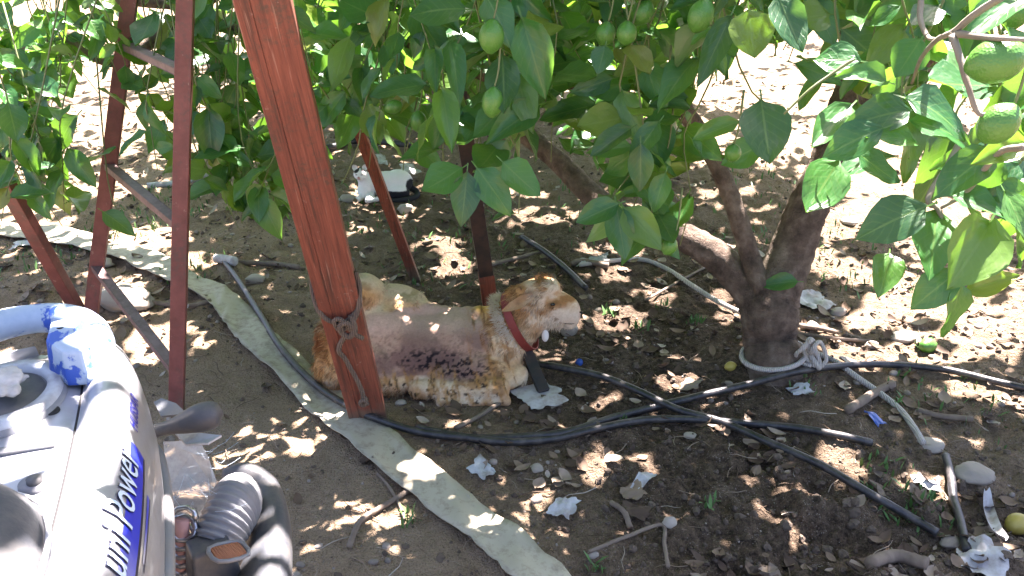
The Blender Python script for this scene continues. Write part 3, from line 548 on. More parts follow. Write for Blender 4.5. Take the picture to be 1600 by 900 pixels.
for _ in range(46):
    px = random.uniform(440, 1090); py = random.uniform(-40, 130); spray(tA, px, py, random.uniform(2.7, 3.6), 11, .125)
for _ in range(14):
    px = random.uniform(-20, 470); py = random.uniform(-40, 110); spray(tB, px, py, random.uniform(3.3, 4.2), 11, .125)
for _ in range(24):
    px = random.uniform(1090, 1620); py = random.uniform(-60, 50); spray(tA, px, py, random.uniform(1.9, 2.8), 9, .12)
# ------------------------------------------------------------------ crowns overhead that shade the ground
LIT = []        # gaps in the crowns: sun flecks, as (x, y on the ground plane, rx, ry)
def fleck(px, py, rx, ry, z=0.):
    p = P(px, py, z) if z else G(px, py); q = p-SUN*(p.z/SUN.z); mm = depth_of(p)/F; LIT.append((q.x, q.y, rx*mm*1.15+.016, ry*mm*(2.1 if z < .05 else 1.6)+.016))
for a in [(525, 810, 26, 20), (480, 880, 20, 14), (440, 790, 14, 16), (570, 815, 22, 14), (635, 815, 14, 10), (625, 865, 16, 14), (780, 830, 30, 18), (880, 870, 34, 26), (830, 800, 20, 12), (815, 890, 30, 16), (650, 740, 18, 10), (1105, 640, 18, 14), (935, 720, 24, 18), (945, 630, 16, 10), (1010, 720, 10, 12), (1240, 750, 18, 20), (1300, 705, 24, 14), (1335, 735, 14, 14), (1285, 855, 20, 24), (1230, 830, 20, 20), (1370, 840, 28, 10), (1450, 760, 26, 14), (1500, 605, 20, 8), (1540, 615, 24, 10), (1590, 625, 16, 8),
          (985, 490, 16, 18), (1035, 465, 14, 14), (960, 505, 24, 12), (985, 535, 14, 8), (1060, 570, 22, 22), (1065, 600, 14, 10), (1140, 490, 20, 12), (960, 430, 20, 10), (880, 510, 14, 12), (860, 555, 12, 8), (1130, 400, 24, 14), (1120, 460, 10, 14),
          (690, 380, 30, 18), (710, 420, 26, 14), (660, 330, 24, 14), (520, 365, 18, 10), (575, 360, 14, 6), (850, 330, 40, 16), (820, 300, 30, 10), (960, 390, 36, 12), (1000, 330, 30, 14), (640, 300, 14, 8),
          (1290, 400, 30, 20), (1330, 430, 40, 14), (1370, 500, 46, 16), (1420, 480, 50, 22), (1430, 430, 60, 24), (1530, 500, 50, 24), (1560, 540, 40, 14), (1390, 550, 34, 12), (1480, 560, 40, 12), (1330, 550, 34, 12), (1280, 520, 24, 10), (1590, 440, 30, 20), (1370, 350, 60, 26), (1460, 330, 80, 30), (1290, 340, 30, 20), (1400, 280, 80, 30),
          (220, 440, 40, 18), (190, 470, 20, 12), (250, 520, 36, 16), (170, 500, 26, 12), (120, 480, 20, 8), (320, 530, 18, 10), (230, 370, 60, 20), (120, 380, 50, 10), (110, 550, 30, 10), (300, 600, 20, 10), (235, 560, 20, 10), (330, 410, 30, 8), (280, 410, 20, 10), (160, 300, 60, 24), (60, 350, 40, 12)]:
    fleck(*a)
for a in [(690, 508, 5, 5), (683, 488, 3, 3)]: fleck(*a, z=.20)
for a in [(575, 445, 8, 7), (620, 440, 8, 5), (645, 440, 5, 4)]: fleck(*a, z=.33)
for a in [(850, 455, 22, 11), (905, 480, 7, 14)]: fleck(*a, z=.34)
# the scooter stands mostly in the open
for a in [(120, 550, 26, 18), (180, 515, 30, 30), (185, 560, 22, 26), (40, 500, 40, 12), (70, 645, 60, 14), (20, 690, 40, 16), (185, 650, 22, 24), (150, 740, 22, 34), (130, 800, 34, 50), (75, 780, 14, 26), (120, 890, 40, 34), (100, 715, 10, 20), (205, 600, 18, 14)]: fleck(*a, z=.93)
for a in [(300, 640, 24, 14), (300, 715, 34, 24), (360, 790, 24, 26), (425, 850, 6, 40)]: fleck(*a, z=.5)
for a in [(595, 290, 20, 8), (568, 275, 12, 10), (620, 280, 14, 8)]: fleck(*a, z=.12)
# the thick post: its right flank catches the sun
for pz, px, py in [(1.3, 436, 20), (1.15, 455, 90), (1.0, 470, 160), (.85, 490, 230), (.7, 505, 300), (.6, 515, 350), (.45, 540, 430), (.3, 552, 520)]:
    p = P(px, py, pz); q = p-SUN*(p.z/SUN.z); LIT.append((q.x, q.y, .10, .15))
for pz, px, py in [(.9, 20, 290), (.6, 60, 360), (1.2, 1540, 90), (1.2, 1460, 165), (1.15, 1415, 215), (1.1, 1380, 205)]:
    p = P(px, py, pz); q = p-SUN*(p.z/SUN.z); LIT.append((q.x, q.y, .09, .09))
LIT = np.array(LIT)
def openness(x, y):
    o = np.zeros_like(x)
    n = fbm(x*2.6+3, y*2.6, 6, 3)
    n8 = fbm(x*1.1+5, y*1.1, 2, 3); o = np.maximum(o, .97*sstep(5.0, 6.4, y+1.6*(n-.47)+.30*np.abs(x-.0))*sstep(.36, .48, n8+.10*sstep(5.5, 8, y)+.05*sstep(1.2, 2., np.abs(x))))         # the open ground beyond
    o = np.maximum(o, .94*sstep(1.2, 1.75, x-.20*(y-3)+.9*(n-.47))*sstep(2.75, 3.15, y)*sstep(.36, .46, fbm(x*3+1, y*3, 4, 3)))
    o = np.maximum(o, .93*sstep(4.1, 4.8, y+.8*(n-.47))*sstep(.7, 1.2, x)*sstep(.40, .48, fbm(x*2.6+1, y*2.6, 1, 3)))
    o = np.maximum(o, .75*sstep(-1.9, -2.5, x+.4*(n-.47))*sstep(3.1, 3.6, y))
    for k in range(0, len(LIT), 40):
        b = LIT[k:k+40]; d = ((x[:, None]-b[:, 0])/b[:, 2])**2+((y[:, None]-b[:, 1])/b[:, 3])**2
        o = np.maximum(o, (d+.5*(n[:, None]-.47) < 1.0).any(1)*.985)
    return o
NC = 80000
sx = rng.uniform(-4.2, 4.4, NC); sy = rng.uniform(.3, 11.5, NC); hz = 1.75+1.35*rng.random(NC)**1.2
hx = sx+SUN.x/SUN.z*hz; hy = sy+SUN.y/SUN.z*hz
# leaf-sized pieces test their own centre and both ends against the gaps
th = rng.random(NC)*6.28; LL = .105+.05*rng.random(NC)
op = np.maximum(openness(sx, sy), .9*openness(sx-np.sin(th)*LL*.35, sy+np.cos(th)*LL*.35)); op = np.maximum(op, .9*openness(sx+np.sin(th)*LL*.35, sy-np.cos(th)*LL*.35))
keep = (rng.random(NC) > op) & ~((sx < -1.75) & (sy < 2.9)) & ~(sx > 3.2) & ~((sy < 1.1) & (sx > -.2)); hx, hy, hz, th, LL = hx[keep], hy[keep], hz[keep], th[keep], LL[keep]; n = len(hx)
ct = np.array([(0, -.5, 0), (-.24, -.2, .05), (0, -.2, 0), (.24, -.2, .05), (-.22, .2, .02), (0, .2, -.03), (.22, .2, .02), (0, .5, -.1)]); cu = np.array([(0, 0), (-1, .3), (0, .3), (1, .3), (-1, .7), (0, .7), (1, .7), (0, 1)], float)
cf = np.array([[0, 2, 1], [0, 3, 2], [1, 2, 5], [1, 5, 4], [2, 3, 6], [2, 6, 5], [4, 5, 7], [5, 6, 7]])
tilt = rng.normal(0, .45, n); c, s = np.cos(th), np.sin(th); c2, s2 = np.cos(tilt), np.sin(tilt)
Rm = np.zeros((n, 3, 3)); Rm[:, 0, 0] = c; Rm[:, 0, 1] = -s*c2; Rm[:, 0, 2] = s*s2; Rm[:, 1, 0] = s; Rm[:, 1, 1] = c*c2; Rm[:, 1, 2] = -c*s2; Rm[:, 2, 1] = s2; Rm[:, 2, 2] = c2
LV = np.einsum('nij,mj->nmi', Rm, ct)*LL[:, None, None]+np.stack([hx, hy, hz], 1)[:, None, :]
dist = np.stack([np.hypot(hx-t.loc[0], (hy-t.loc[1])*.8) for t in (tA, tB, tC)], 1); own = dist.argmin(1); vr = rng.random(n)
def tri2quad(Fc): return np.hstack([Fc, Fc[:, -1:]])
for k, t in enumerate((tA, tB, tC)):
    q = own == k; m = int(q.sum()); Fa = (cf[None]+(np.arange(m)*8)[:, None, None]).reshape(-1, 3)
    me = np_mesh('crown', LV[q].reshape(-1, 3)-t.loc, [Fa], True, {'var': ('FLOAT', np.repeat(vr[q], 8))}, np.tile(cu, (m, 1)))
    o = link('crown', me, M['leaf']); o.parent = t.root; o['kind'] = 'stuff'
    L0 = Vector(t.loc)
    for a in range(9):                                      # upper limbs carrying the crown
        an = a*.7+k; hgt0 = 1.2+.1*(a % 3); rr_ = 1.0+.25*(a % 4)
        bx_, by_ = (tA.loc[0]+.38, tA.loc[1]) if k == 0 else (t.loc[0]+.1, t.loc[1])
        p0 = Vector((bx_, by_, 1.72 if k == 0 else 1.3)); p2 = Vector((bx_+rr_*math.cos(an), by_+rr_*math.sin(an), 2.5))
        t.limb('limb', [p0, (p0+p2)/2+Vector((0, 0, .2)), p2, p2+(p2-p0)*.5+Vector((0, 0, -.1))], [.035, .025, .016, .006], 7)
    t.finish()

# ------------------------------------------------------------------ red ladder
ladR0, ladR1 = G(273, 648), D(291, -60, 2.42)
ladL0, ladL1 = G(136, 512), D(210, -60, 2.9)
lad = empty('step_ladder', (ladR0+ladL0)/2, 'red painted iron ladder with slanting rungs standing behind the scooter', 'ladder')
sd = (ladR0-ladL0).normalized()
bar('rail', ladR0-Vector((0, 0, .03)), ladR1, .046, .034, M['rail'], lad, side=(1, .15, 0))
bar('rail', ladL0-Vector((0, 0, .03)), ladL1, .050, .036, M['rail'], lad, side=(1, .15, 0))
def on(p0, p1, py):
    best = min((abs(pix(p0.lerp(p1, t/400))[1]-py), t/400) for t in range(401)); return p0.lerp(p1, best[1])
for yl, yr in ((70, 112), (258, 352), (416, 578)):
    a, b = on(ladL0, ladL1, yl), on(ladR0, ladR1, yr); dd = (b-a).normalized(); bar('rung', a+dd*.012, b-dd*.012, .020, .034, M['rung'], lad, side=(0, 0, 1))
brace = bar('brace_leg', G(128, 492)-Vector((0, 0, .02)), D(-60, 165, 2.65), .052, .036, M['rail'], lad, side=(1, -.2, 0))
# ------------------------------------------------------------------ thick red post
pb0, pb1 = G(578, 648)-Vector((0, 0, .05)), D(395, -60, 1.83)
post = empty('red_post', G(578, 648), 'thick red wooden post leaning towards the camera with a rope knotted round it', 'post')
ax = (pb1-pb0).normalized(); sd = Vector((1, .22, 0)); sd = (sd-ax*sd.dot(ax)).normalized(); tk = ax.cross(sd)
o1 = sd*-.040; bar('plank', pb0+o1, pb1+o1, .0342, .072, M['red'], post, side=sd, bev=.0022)
o2 = sd*.0185+tk*.0015; bar('plank', pb0+o2, pb1+o2, .0825, .075, M['red'], post, side=sd, bev=.003)
# rope round it
rp = []; 
def on_post(py, a, r=.062):
    c = on(pb0, pb1, py); return c+sd*(math.cos(a)*(r+.002))+tk*(math.sin(a)*(r*.80))
front = math.pi/2 if tk.y < 0 else -math.pi/2
def F_(py, u, out=.045): return on(pb0, pb1, py)+sd*u+(tk if tk.y < 0 else -tk)*out
bk = -.048
rope = empty('rope', F_(485, 0), 'grey rope wound and knotted round the thick red post', 'rope')
tube_obj('coil', [F_(452, .062, 0), F_(468, .058, .03), F_(478, .035, .046), F_(485, .0, .048), F_(478, -.04, .046), F_(462, -.062, .02), F_(448, -.06, bk), F_(440, 0, bk-.005), F_(442, .055, bk)], .0072, M['rope'], rope, seg=8, sm=8, closed=True)
tube_obj('coil', [F_(430, .064, .0), F_(450, .066, .02), F_(472, .05, .046), F_(490, .02, .052), F_(492, -.012, .056), F_(478, -.02, .058), F_(476, .0, .062), F_(500, .025, .060), F_(512, .045, .056)], .0072, M['rope'], rope, seg=8, sm=8)
tube_obj('knot', [F_(476, .028, .05), F_(492, .03, .064), F_(502, .012, .066), F_(496, -.008, .06), F_(484, -.006, .064), F_(480, .012, .066), F_(498, .03, .058)], .009, M['rope'], rope, seg=8, sm=8)
tube_obj('loose_end', [F_(500, .005, .06), F_(515, -.02, .052), F_(528, -.03, .05), F_(540, -.02, .046), F_(555, -.012, .046), F_(575, .0, .05), F_(595, .006, .05), F_(605, .004, .048)], .0075, M['rope'], rope, seg=8, sm=8)
tube_obj('frayed_end', [F_(598, .004, .05), F_(606, .012, .056), F_(612, .002, .056), F_(608, -.008, .056), F_(602, .004, .06), F_(614, .012, .05)], .007, M['rope'], rope, seg=7, sm=6)
# ------------------------------------------------------------------ the other poles
def pole(name, a, b, wd, th, mat, label, **k):
    e = empty(name, a, label, 'pole'); bar('shaft', a-Vector((0, 0, .03)), b, wd, th, mat, e, **k); return e
pole('thin_red_pole', G(652, 436), D(503, 50, 2.95), .042, .030, M['red'], 'thin red pole leaning in front of the white cat', side=(1, .1, 0))
q0 = G(771, 505); q1 = D(703, 60, 2.62)
e = empty('tarred_pole', q0, 'dark pole with a red painted foot standing behind the goat', 'pole')
mid_ = on(q0, q1, 428)
bar('shaft', mid_, q1, .054, .036, M['blackpost'], e, side=(1, .2, 0)); bar('painted_foot', q0-Vector((0, 0, .03)), mid_+(q1-q0).normalized()*.002, .058, .040, M['red'], e, side=(1, .2, 0))
s0 = G(850, 612, .02); s1 = D(800, 500, depth_of(s0)+.10)
e = empty('iron_stake', s0, 'short dark iron stake standing on a dirty white plate by the goat', 'stake'); bar('shaft', s0, s1, .040, .026, M['blackpost'], e, side=(1, .2, 0))

# ------------------------------------------------------------------ hoses and ropes on the ground
def ground_line(name, pp, r, mat, label, cat, up=.004, seg=8, **k):
    pts = [G(p[0], p[1], r+up+(p[2] if len(p) > 2 else 0)) for p in pp]
    o = tube_obj(name, pts, r, mat, seg=seg, sm=10, **k); return tag(o, label, cat, k.get('group'))
ground_line('black_hose', [(350, 408), (372, 438, .006), (405, 488, .016), (440, 545, .022), (490, 598, .024), (545, 635, .022), (600, 658, .012), (660, 676), (740, 684), (820, 682), (890, 674), (960, 652), (1030, 634), (1100, 617), (1170, 600, .012), (1240, 582, .022), (1320, 571, .01), (1400, 570), (1480, 578), (1560, 597), (1640, 615)], .0125, M['hose'], 'long black irrigation hose curving across the whole ground below the goat', 'hose', .006)
ground_line('black_hose', [(650, 668), (700, 678), (780, 690), (860, 686), (940, 668), (1010, 656), (1080, 655), (1150, 660), (1240, 668), (1310, 680), (1362, 692)], .0125, M['hose'], 'black hose beside the long one, ending at the blue wrapper', 'hose', .008)
ground_line('black_hose', [(836, 568), (880, 575), (940, 588), (1000, 612), (1060, 640), (1130, 660), (1200, 690), (1280, 730), (1350, 766), (1420, 806), (1465, 832)], .0125, M['hose'], 'black hose running from the goat to the lower right corner', 'hose', .02)
ground_line('black_pipe', [(1478, 712), (1486, 745), (1490, 780), (1498, 812), (1515, 850)], .013, M['hose'], 'short piece of black pipe beside the large pale stone', 'pipe', .01)
ground_line('black_hose', [(815, 370), (850, 392), (885, 420), (915, 450)], .013, M['hose'], 'piece of black hose in the shade behind the goat\'s head', 'hose', .01)
ground_line('black_hose', [(380, 228), (440, 232), (510, 228), (560, 222), (640, 226)], .022, M['hose'], 'black hose in the background behind the white cat', 'hose', .01)
ground_line('grey_pipe', [(230, 290), (290, 280), (345, 262), (400, 240)], .018, M['plastic'], 'grey pipe lying in the background behind the ladder', 'pipe', .01)
ground_line('dead_branch', [(352, 406), (390, 410), (430, 412), (470, 418)], .012, M['twig'], 'grey dead branch lying at the start of the long black hose', 'branch')
ground_line('hose_joint', [(338, 404), (352, 405), (366, 408)], .022, M['paper'], 'white joint at the far end of the long black hose', 'joint')
ground_line('white_rope', [(905, 414), (950, 408), (1000, 405), (1040, 418), (1080, 445), (1120, 470), (1165, 492)], .0105, M['wrope'], 'white rope stretched on the soil from the trunk towards the goat', 'rope', .008)
tail = ground_line('white_rope', [(1262, 545), (1300, 562), (1340, 590), (1380, 618), (1408, 642), (1428, 668), (1442, 692)], .0105, M['wrope'], 'white rope trailing from the trunk to the long pale stone', 'rope', .008)
c = base; rr = .108
e = empty('white_rope_tie', (c.x, c.y, c.z+.05), 'white rope tied in loops round the foot of the lemon tree', 'rope')
def ringpt(a, r, z): return (c.x+r*math.cos(a)-.003, c.y+r*math.sin(a), c.z+z)
tube_obj('loop', [ringpt(a, rr, .050+.020*math.cos(a)) for a in np.linspace(0, 6.28, 12, endpoint=False)], .0095, M['wrope'], e, seg=8, sm=6, closed=True)
kx = ringpt(-.45, rr+.012, .08)
kr = random.Random(5)
for ang in range(4):
    tube_obj('knot', [(kx[0]+.012*(ang-1.5)+.030*math.cos(t+ang)*kr.uniform(.7, 1.2), kx[1]-.02+.014*math.sin(2*t+ang), kx[2]+.01+kr.uniform(.035, .06)*math.sin(t)) for t in np.linspace(0, 5.4, 8)], .0075, M['wrope'], e, seg=7, sm=5)
tube_obj('loose_end', [kx, (kx[0]+.03, kx[1]-.03, kx[2]-.04), tuple(G(1262, 548, .012))], .0095, M['wrope'], e, seg=7, sm=5)
for pp, r, lb in [([(1245, 508), (1290, 515), (1345, 530)], .010, 'pale stick lying to the right of the trunk'), ([(1240, 520), (1300, 528), (1360, 533)], .007, 'thin pale stick under the one right of the trunk'), ([(712, 668), (745, 652), (783, 628)], .008, 'grey stick lying under the belly of the goat'),
                  ([(545, 855), (562, 815), (590, 796), (625, 775), (650, 757)], .008, 'forked grey stick lying left of the pale flat hose'), ([(920, 862), (980, 838), (1034, 820), (1038, 850), (1044, 886)], .0055, 'long bent twig on the soil at the bottom'), ([(1325, 640), (1370, 612), (1395, 600)], .016, 'broken wooden slat beside the blue wrapper'),
                  ([(590, 740), (608, 760), (625, 790), (632, 812)], .005, 'thin twig crossing the forked grey stick'), ([(955, 785), (975, 800), (985, 825)], .008, 'short broken twig above the bent twig'), ([(1360, 880), (1400, 868), (1450, 880)], .018, 'dry pale husk of wood near the bottom right'), ([(1432, 640), (1470, 650), (1520, 655)], .010, 'pale stick lying above the large pale stone'),
                  ([(950, 415), (910, 408), (893, 412)], .014, 'white dry twig at the end of the stretched rope'), ([(760, 415), (800, 405), (850, 392)], .010, 'dark stick lying behind the tarred pole'), ([(225, 470), (290, 478), (330, 470)], .010, 'grey stick lying beside the flat tan rock'), ([(1010, 470), (1060, 440), (1100, 420)], .006, 'thin straw lying in the shade of the left limb')]:
    ground_line('stick', pp, r, M['twig'], lb, 'stick', .003, 7, wob=.12)
# flat hose
pr = [((-80, 372), (-80, 350)), ((50, 378), (60, 356)), ((150, 398), (160, 372)), ((240, 430), (248, 402)), ((322, 472), (318, 436)), ((350, 508), (372, 466)), ((385, 545), (428, 524)), ((458, 618), (502, 585)), ((545, 697), (575, 642)), ((640, 772), (652, 715)), ((735, 850), (738, 778)), ((800, 908), (832, 850)), ((880, 985), (920, 930))]
Lp = smoothpath([G(*a, .012) for a, b in pr], 8); Rp = smoothpath([G(*b, .012) for a, b in pr], 8); n = len(Lp); V = []
for k in range(n):
    for u in np.linspace(0, 1, 7):
        p = Lp[k]*(1-u)+Rp[k]*u; p = p+(Rp[k]-Lp[k])*(u-.5)*(.22*(vn(k*.8, u*9, 5)-.5)+.16*(vn(k*.25, u, 6)-.5)); z = max(p[2], float(hgt(p[0], p[1]))+.006)+.016*vn(k*.55, u*3.5, 2)+.008*vn(k*1.3, u*5, 4)+.006*math.sin(k*.5+u*2)+(.006 if u in (0, 1) else 0); V.append((p[0], p[1], z))
    for u in np.linspace(1, 0, 7):
        p = V[k*14+int(round(u*6))]; V.append((p[0], p[1], p[2]-.004))
Q = [[k*14+j, (k+1)*14+j, (k+1)*14+(j+1) % 14, k*14+(j+1) % 14] for k in range(n-1) for j in range(14)]
tag(link('flat_hose', np_mesh('flat_hose', V, [np.array(Q)]), M['flat']), 'pale flattened cloth hose running diagonally across the soil', 'hose')
# ------------------------------------------------------------------ litter people left
def sheet(name, px, py, wpx, hpx, rot, mat, label, cat, crump=.5, seed=1, up=.012):
    c = G(px, py); mm = depth_of(c)/F; n = 17; r = random.Random(seed); V = []
    for a in range(n):
        for b in range(n):
            u, v = a/(n-1)*2-1, b/(n-1)*2-1
            e_ = 1+.28*(vn(u*1.7+seed*3.3, v*1.7+seed, 3)-.5)*2+.16*(vn(u*5+seed, v*5, 6)-.5)
            x, y = u*wpx*mm/2*e_, v*hpx*mm*.85*e_; ca, sa = math.cos(rot), math.sin(rot)
            X, Y = c.x+x*ca-y*sa, c.y+x*sa+y*ca
            V.append((X, Y, float(hgt(X, Y))+up+crump*wpx*mm*(.34*(fbm(u*1.6+seed, v*1.6, 2)-.35)+.10*abs(vn(u*4+seed, v*4, 5)-.5))))
    Q = np.array([[a*n+b, (a+1)*n+b, (a+1)*n+b+1, a*n+b+1] for a in range(n-1) for b in range(n-1)])
    V = np.array(V); m = len(V); V2 = V-np.array([0, 0, .0012]); Q = np.vstack([Q, Q[:, ::-1]+m])
    o = link(name, np_mesh(name, np.vstack([V, V2])-np.array(c), [Q]), M[mat]); o.location = c
    return tag(o, label, cat)
sheet('white_plate', 841, 622, 66, 40, .5, 'paper', 'dirty white plate under the foot of the iron stake', 'plate', .12, 2, .016)
sheet('card_scrap', 866, 632, 20, 16, .2, 'wood', 'scrap of tan card beside the dirty white plate', 'card', .1, 3)
sheet('paper_scrap', 880, 797, 40, 24, -.5, 'paper', 'torn crumpled white paper right of the flat hose', 'paper', .9, 4)
sheet('plastic_scrap', 755, 738, 34, 22, .9, 'plastic', 'grey film of plastic between flat hose and twigs', 'plastic', .5, 5)
sheet('plastic_scrap', 1003, 752, 18, 30, -.7, 'plastic', 'small grey plastic scrap beside a brown dead leaf', 'plastic', .5, 6)
sheet('dead_leaf', 990, 772, 34, 18, .2, 'litter', 'curled brown dead leaf below the small grey plastic scrap', 'leaf', .8, 7)
sheet('dead_leaf', 993, 802, 28, 24, 1.1, 'litter', 'broad brown dead leaf above the long bent twig', 'leaf', .7, 17)
sheet('plastic_bag', 1530, 882, 66, 44, -.4, 'paper', 'crumpled white plastic bag in the lower right corner', 'bag', .9, 8)
sheet('wrapper', 1368, 655, 18, 20, .3, 'blue', 'small blue wrapper lying near the wooden slat', 'wrapper', .6, 9)
sheet('plastic_scrap', 1250, 612, 36, 12, .2, 'plastic', 'pale plastic scrap below the lemon tree trunk', 'plastic', .5, 10)
sheet('plastic_scrap', 1450, 760, 44, 16, .1, 'plastic', 'pale plastic scrap left of the short black pipe', 'plastic', .5, 11)
sheet('paper_scrap', 1270, 478, 46, 34, -.9, 'paper', 'white paper scrap leaning against the right side of the trunk', 'paper', .7, 12)
sheet('paper_scrap', 640, 275, 26, 22, .4, 'paper', 'pale blue paper scrap behind the white cat', 'paper', .5, 13, .05)
sheet('plastic_sheet', 45, 385, 44, 16, .2, 'paper', 'white plastic sheet lying by the flat hose at the left edge', 'plastic sheet', .6, 14)
sheet('paper_scrap', 597, 262, 14, 30, .2, 'paper', 'narrow white paper scrap behind the thin red pole', 'paper', .6, 15, .05)
sheet('card_scrap', 1078, 606, 30, 16, -.5, 'wood', 'scrap of brown card just above the crossing hoses', 'card', .4, 16)
sheet('plastic_bag', 925, 411, 50, 14, .1, 'plastic', 'white plastic shred at the far end of the stretched rope', 'plastic', .8, 18)
o = tube_obj('bottle_cap', [G(905, 566, .0), G(905, 566, .010)], .014, M['blue'], seg=14, sm=1); tag(o, 'blue plastic bottle cap on the soil in front of the goat', 'bottle cap')
# white peel
V = []; n = 20
for k in range(n):
    t = k/(n-1); p = smoothpath([G(1540, 770, .05), G(1543, 800, .02), G(1556, 828, .02), G(1572, 845, .03)], 8)[int(t*24)]; wd = .018*math.sin(math.pi*(.1+.85*t))**.6
    for u in (-1, -.33, .33, 1): V.append((p[0]+u*wd, p[1]+u*wd*.3, p[2]+.012*abs(u)**2))
tag(link('white_peel', np_mesh('white_peel', V, [np.array([[k*4+j, k*4+j+1, (k+1)*4+j+1, (k+1)*4+j] for k in range(n-1) for j in range(3)])]), M['paper']), 'curled white strip of peel near the yellow lemon at the right edge', 'peel')
def fallen(px, py, r, label, mat):
    c = G(px, py); mm = depth_of(c)/F; V, Fc = ico(3); t = V[:, 0]; W_ = V*r*mm*np.array([1.2, 1, 1])[None]*(1+np.where(np.abs(t) > .85, .15, 0))[:, None]
    o = link('fallen_lemon', np_mesh('fallen_lemon', W_, [Fc]), M[mat]); o.location = (c.x, c.y, c.z+r*mm*.8); o.rotation_euler = (0, .1, .5); tag(o, label, 'lemon')
fallen(1141, 578, 8, 'small yellow lemon lying in front of the trunk', 'yellow'); fallen(1586, 832, 17, 'yellow lemon lying at the right edge near the white peel', 'yellow'); fallen(1448, 548, 12, 'green lemon lying on the sunlit soil under the right leaves', 'lemon')

# ------------------------------------------------------------------ animals: one continuous body each
def blend_body(name, parts, voxel, smooth_it):
    V, Q, T = merge(parts); o = link('tmp_body', np_mesh('tmp_body', V, [Q, T]))
    m = o.modifiers.new('r', 'REMESH'); m.mode = 'VOXEL'; m.voxel_size = voxel; m.use_smooth_shade = True
    s = o.modifiers.new('s', 'SMOOTH'); s.iterations = smooth_it; s.factor = .5
    dg = bpy.context.evaluated_depsgraph_get(); me = bpy.data.meshes.new_from_object(o.evaluated_get(dg), depsgraph=dg); me.name = name
    bpy.data.objects.remove(o); return me
def cap(a, b, r0, r1, n=7): return [ell(np.array(a)*(1-t)+np.array(b)*t, [r0*(1-t)+r1*t]*3, 2) for t in np.linspace(0, 1, n)]
def get_vn(me):
    n = len(me.vertices); V = np.empty(n*3, np.float32); me.vertices.foreach_get('co', V); N = np.empty(n*3, np.float32); me.vertices.foreach_get('normal', N)
    return V.reshape(-1, 3).astype(float), N.reshape(-1, 3).astype(float)
def set_col(me, C):
    at = me.attributes.new('Col', 'FLOAT_COLOR', 'POINT'); at.data.foreach_set('color', np.hstack([C, np.ones((len(C), 1))]).astype(np.float32).ravel())
def fur(name, me, n, length, comb, width, colfn, mat, parent, lift=.5, curl=.3):
    """short hair strands rooted on the body; length(P) and comb(P) give their size and lie"""
    me.calc_loop_triangles(); tr = np.empty(len(me.loop_triangles)*3, np.int32); me.loop_triangles.foreach_get('vertices', tr); tr = tr.reshape(-1, 3)
    V, N = get_vn(me); A = np.linalg.norm(np.cross(V[tr[:, 1]]-V[tr[:, 0]], V[tr[:, 2]]-V[tr[:, 0]]), axis=1); k = rng.choice(len(tr), n, p=A/A.sum())
    u, v = rng.random(n), rng.random(n); f = u+v > 1; u[f], v[f] = 1-u[f], 1-v[f]; w_ = 1-u-v
    p = V[tr[k, 0]]*w_[:, None]+V[tr[k, 1]]*u[:, None]+V[tr[k, 2]]*v[:, None]; nn = N[tr[k, 0]]*w_[:, None]+N[tr[k, 1]]*u[:, None]+N[tr[k, 2]]*v[:, None]
    L = length(p, nn)*(.6+.7*rng.random(n)); ok = L > .0015; p, nn, L = p[ok], nn[ok], L[ok]; n = len(p)
    cl = np.stack([vn(p[:, 0]*38, p[:, 2]*38+p[:, 1]*20, 1), vn(p[:, 0]*38+7, p[:, 2]*38, 2), vn(p[:, 0]*38, p[:, 2]*38+5, 3)], 1)-.5       # tufts
    d = comb(p)+nn*lift+rng.normal(0, .16, (n, 3))+cl*1.3*curl*2; d /= np.linalg.norm(d, axis=1, keepdims=True)
    d2 = d-nn*.25+np.array([0, 0, -.35])+rng.normal(0, .2, (n, 3)); d2 /= np.linalg.norm(d2, axis=1, keepdims=True)
    s = np.cross(d, rng.normal(0, 1, (n, 3))); s /= np.linalg.norm(s, axis=1, keepdims=True); w2 = width
    a = p-nn*.003; b = a+d*L[:, None]*.55; c = b+d2*L[:, None]*.5
    W = np.stack([a-s*w2, a+s*w2, b-s*w2*.75, b+s*w2*.75, c], 1).reshape(-1, 3); o = np.arange(n)*5
    T3 = np.concatenate([np.stack([o, o+1, o+3], 1), np.stack([o, o+3, o+2], 1), np.stack([o+2, o+3, o+4], 1)])
    C = colfn(p, nn); C = C*(.62+.65*rng.random((n, 1))); C5 = np.repeat(np.hstack([C, np.ones((n, 1))]), 5, 0)
    ob = link(name, np_mesh(name, W, [T3], False, {'Col': ('FLOAT_COLOR', C5)}), mat); ob.parent = parent; return ob
# ---- goat, lying down; x towards its head, built at the origin and moved to its place
GO = Vector((0, 2.78, .0)); gob = Vector((-.30, 2.78, float(hgt(-.3, 2.78))))
goat = empty('goat', gob, 'tan and white goat lying on the soil with a shaved bruised flank and red collar', 'goat')
P_ = []
P_ += [ell((-.34, 0, .10), (.27, .165, .135)), ell((-.20, 0, .115), (.22, .150, .125)), ell((-.46, .02, .13), (.17, .160, .145)), ell((-.525, .06, .225), (.095, .105, .135)), ell((-.42, .055, .20), (.15, .085, .095)), ell((-.58, -.02, .14), (.105, .145, .135)), ell((-.06, -.01, .125), (.125, .130, .125)), ell((-.62, .02, .11), (.06, .11, .10))]
P_ += cap((-.52, .055, .255), (-.20, .035, .205), .055, .035, 9)+cap((-.2, .035, .205), (-.03, .01, .215), .04, .05, 5)
P_ += [ell((-.535, -.13, .085), (.150, .065, .105)), ell((-.46, -.15, .05), (.13, .05, .05))]                                    # near thigh
P_ += cap((-.32, -.185, .040), (-.05, -.195, .048), .036, .046, 10)+cap((-.06, -.16, .05), (.02, -.12, .06), .045, .04, 4)+[ell((-.12, -.13, .08), (.12, .06, .07))]   # folded foreleg
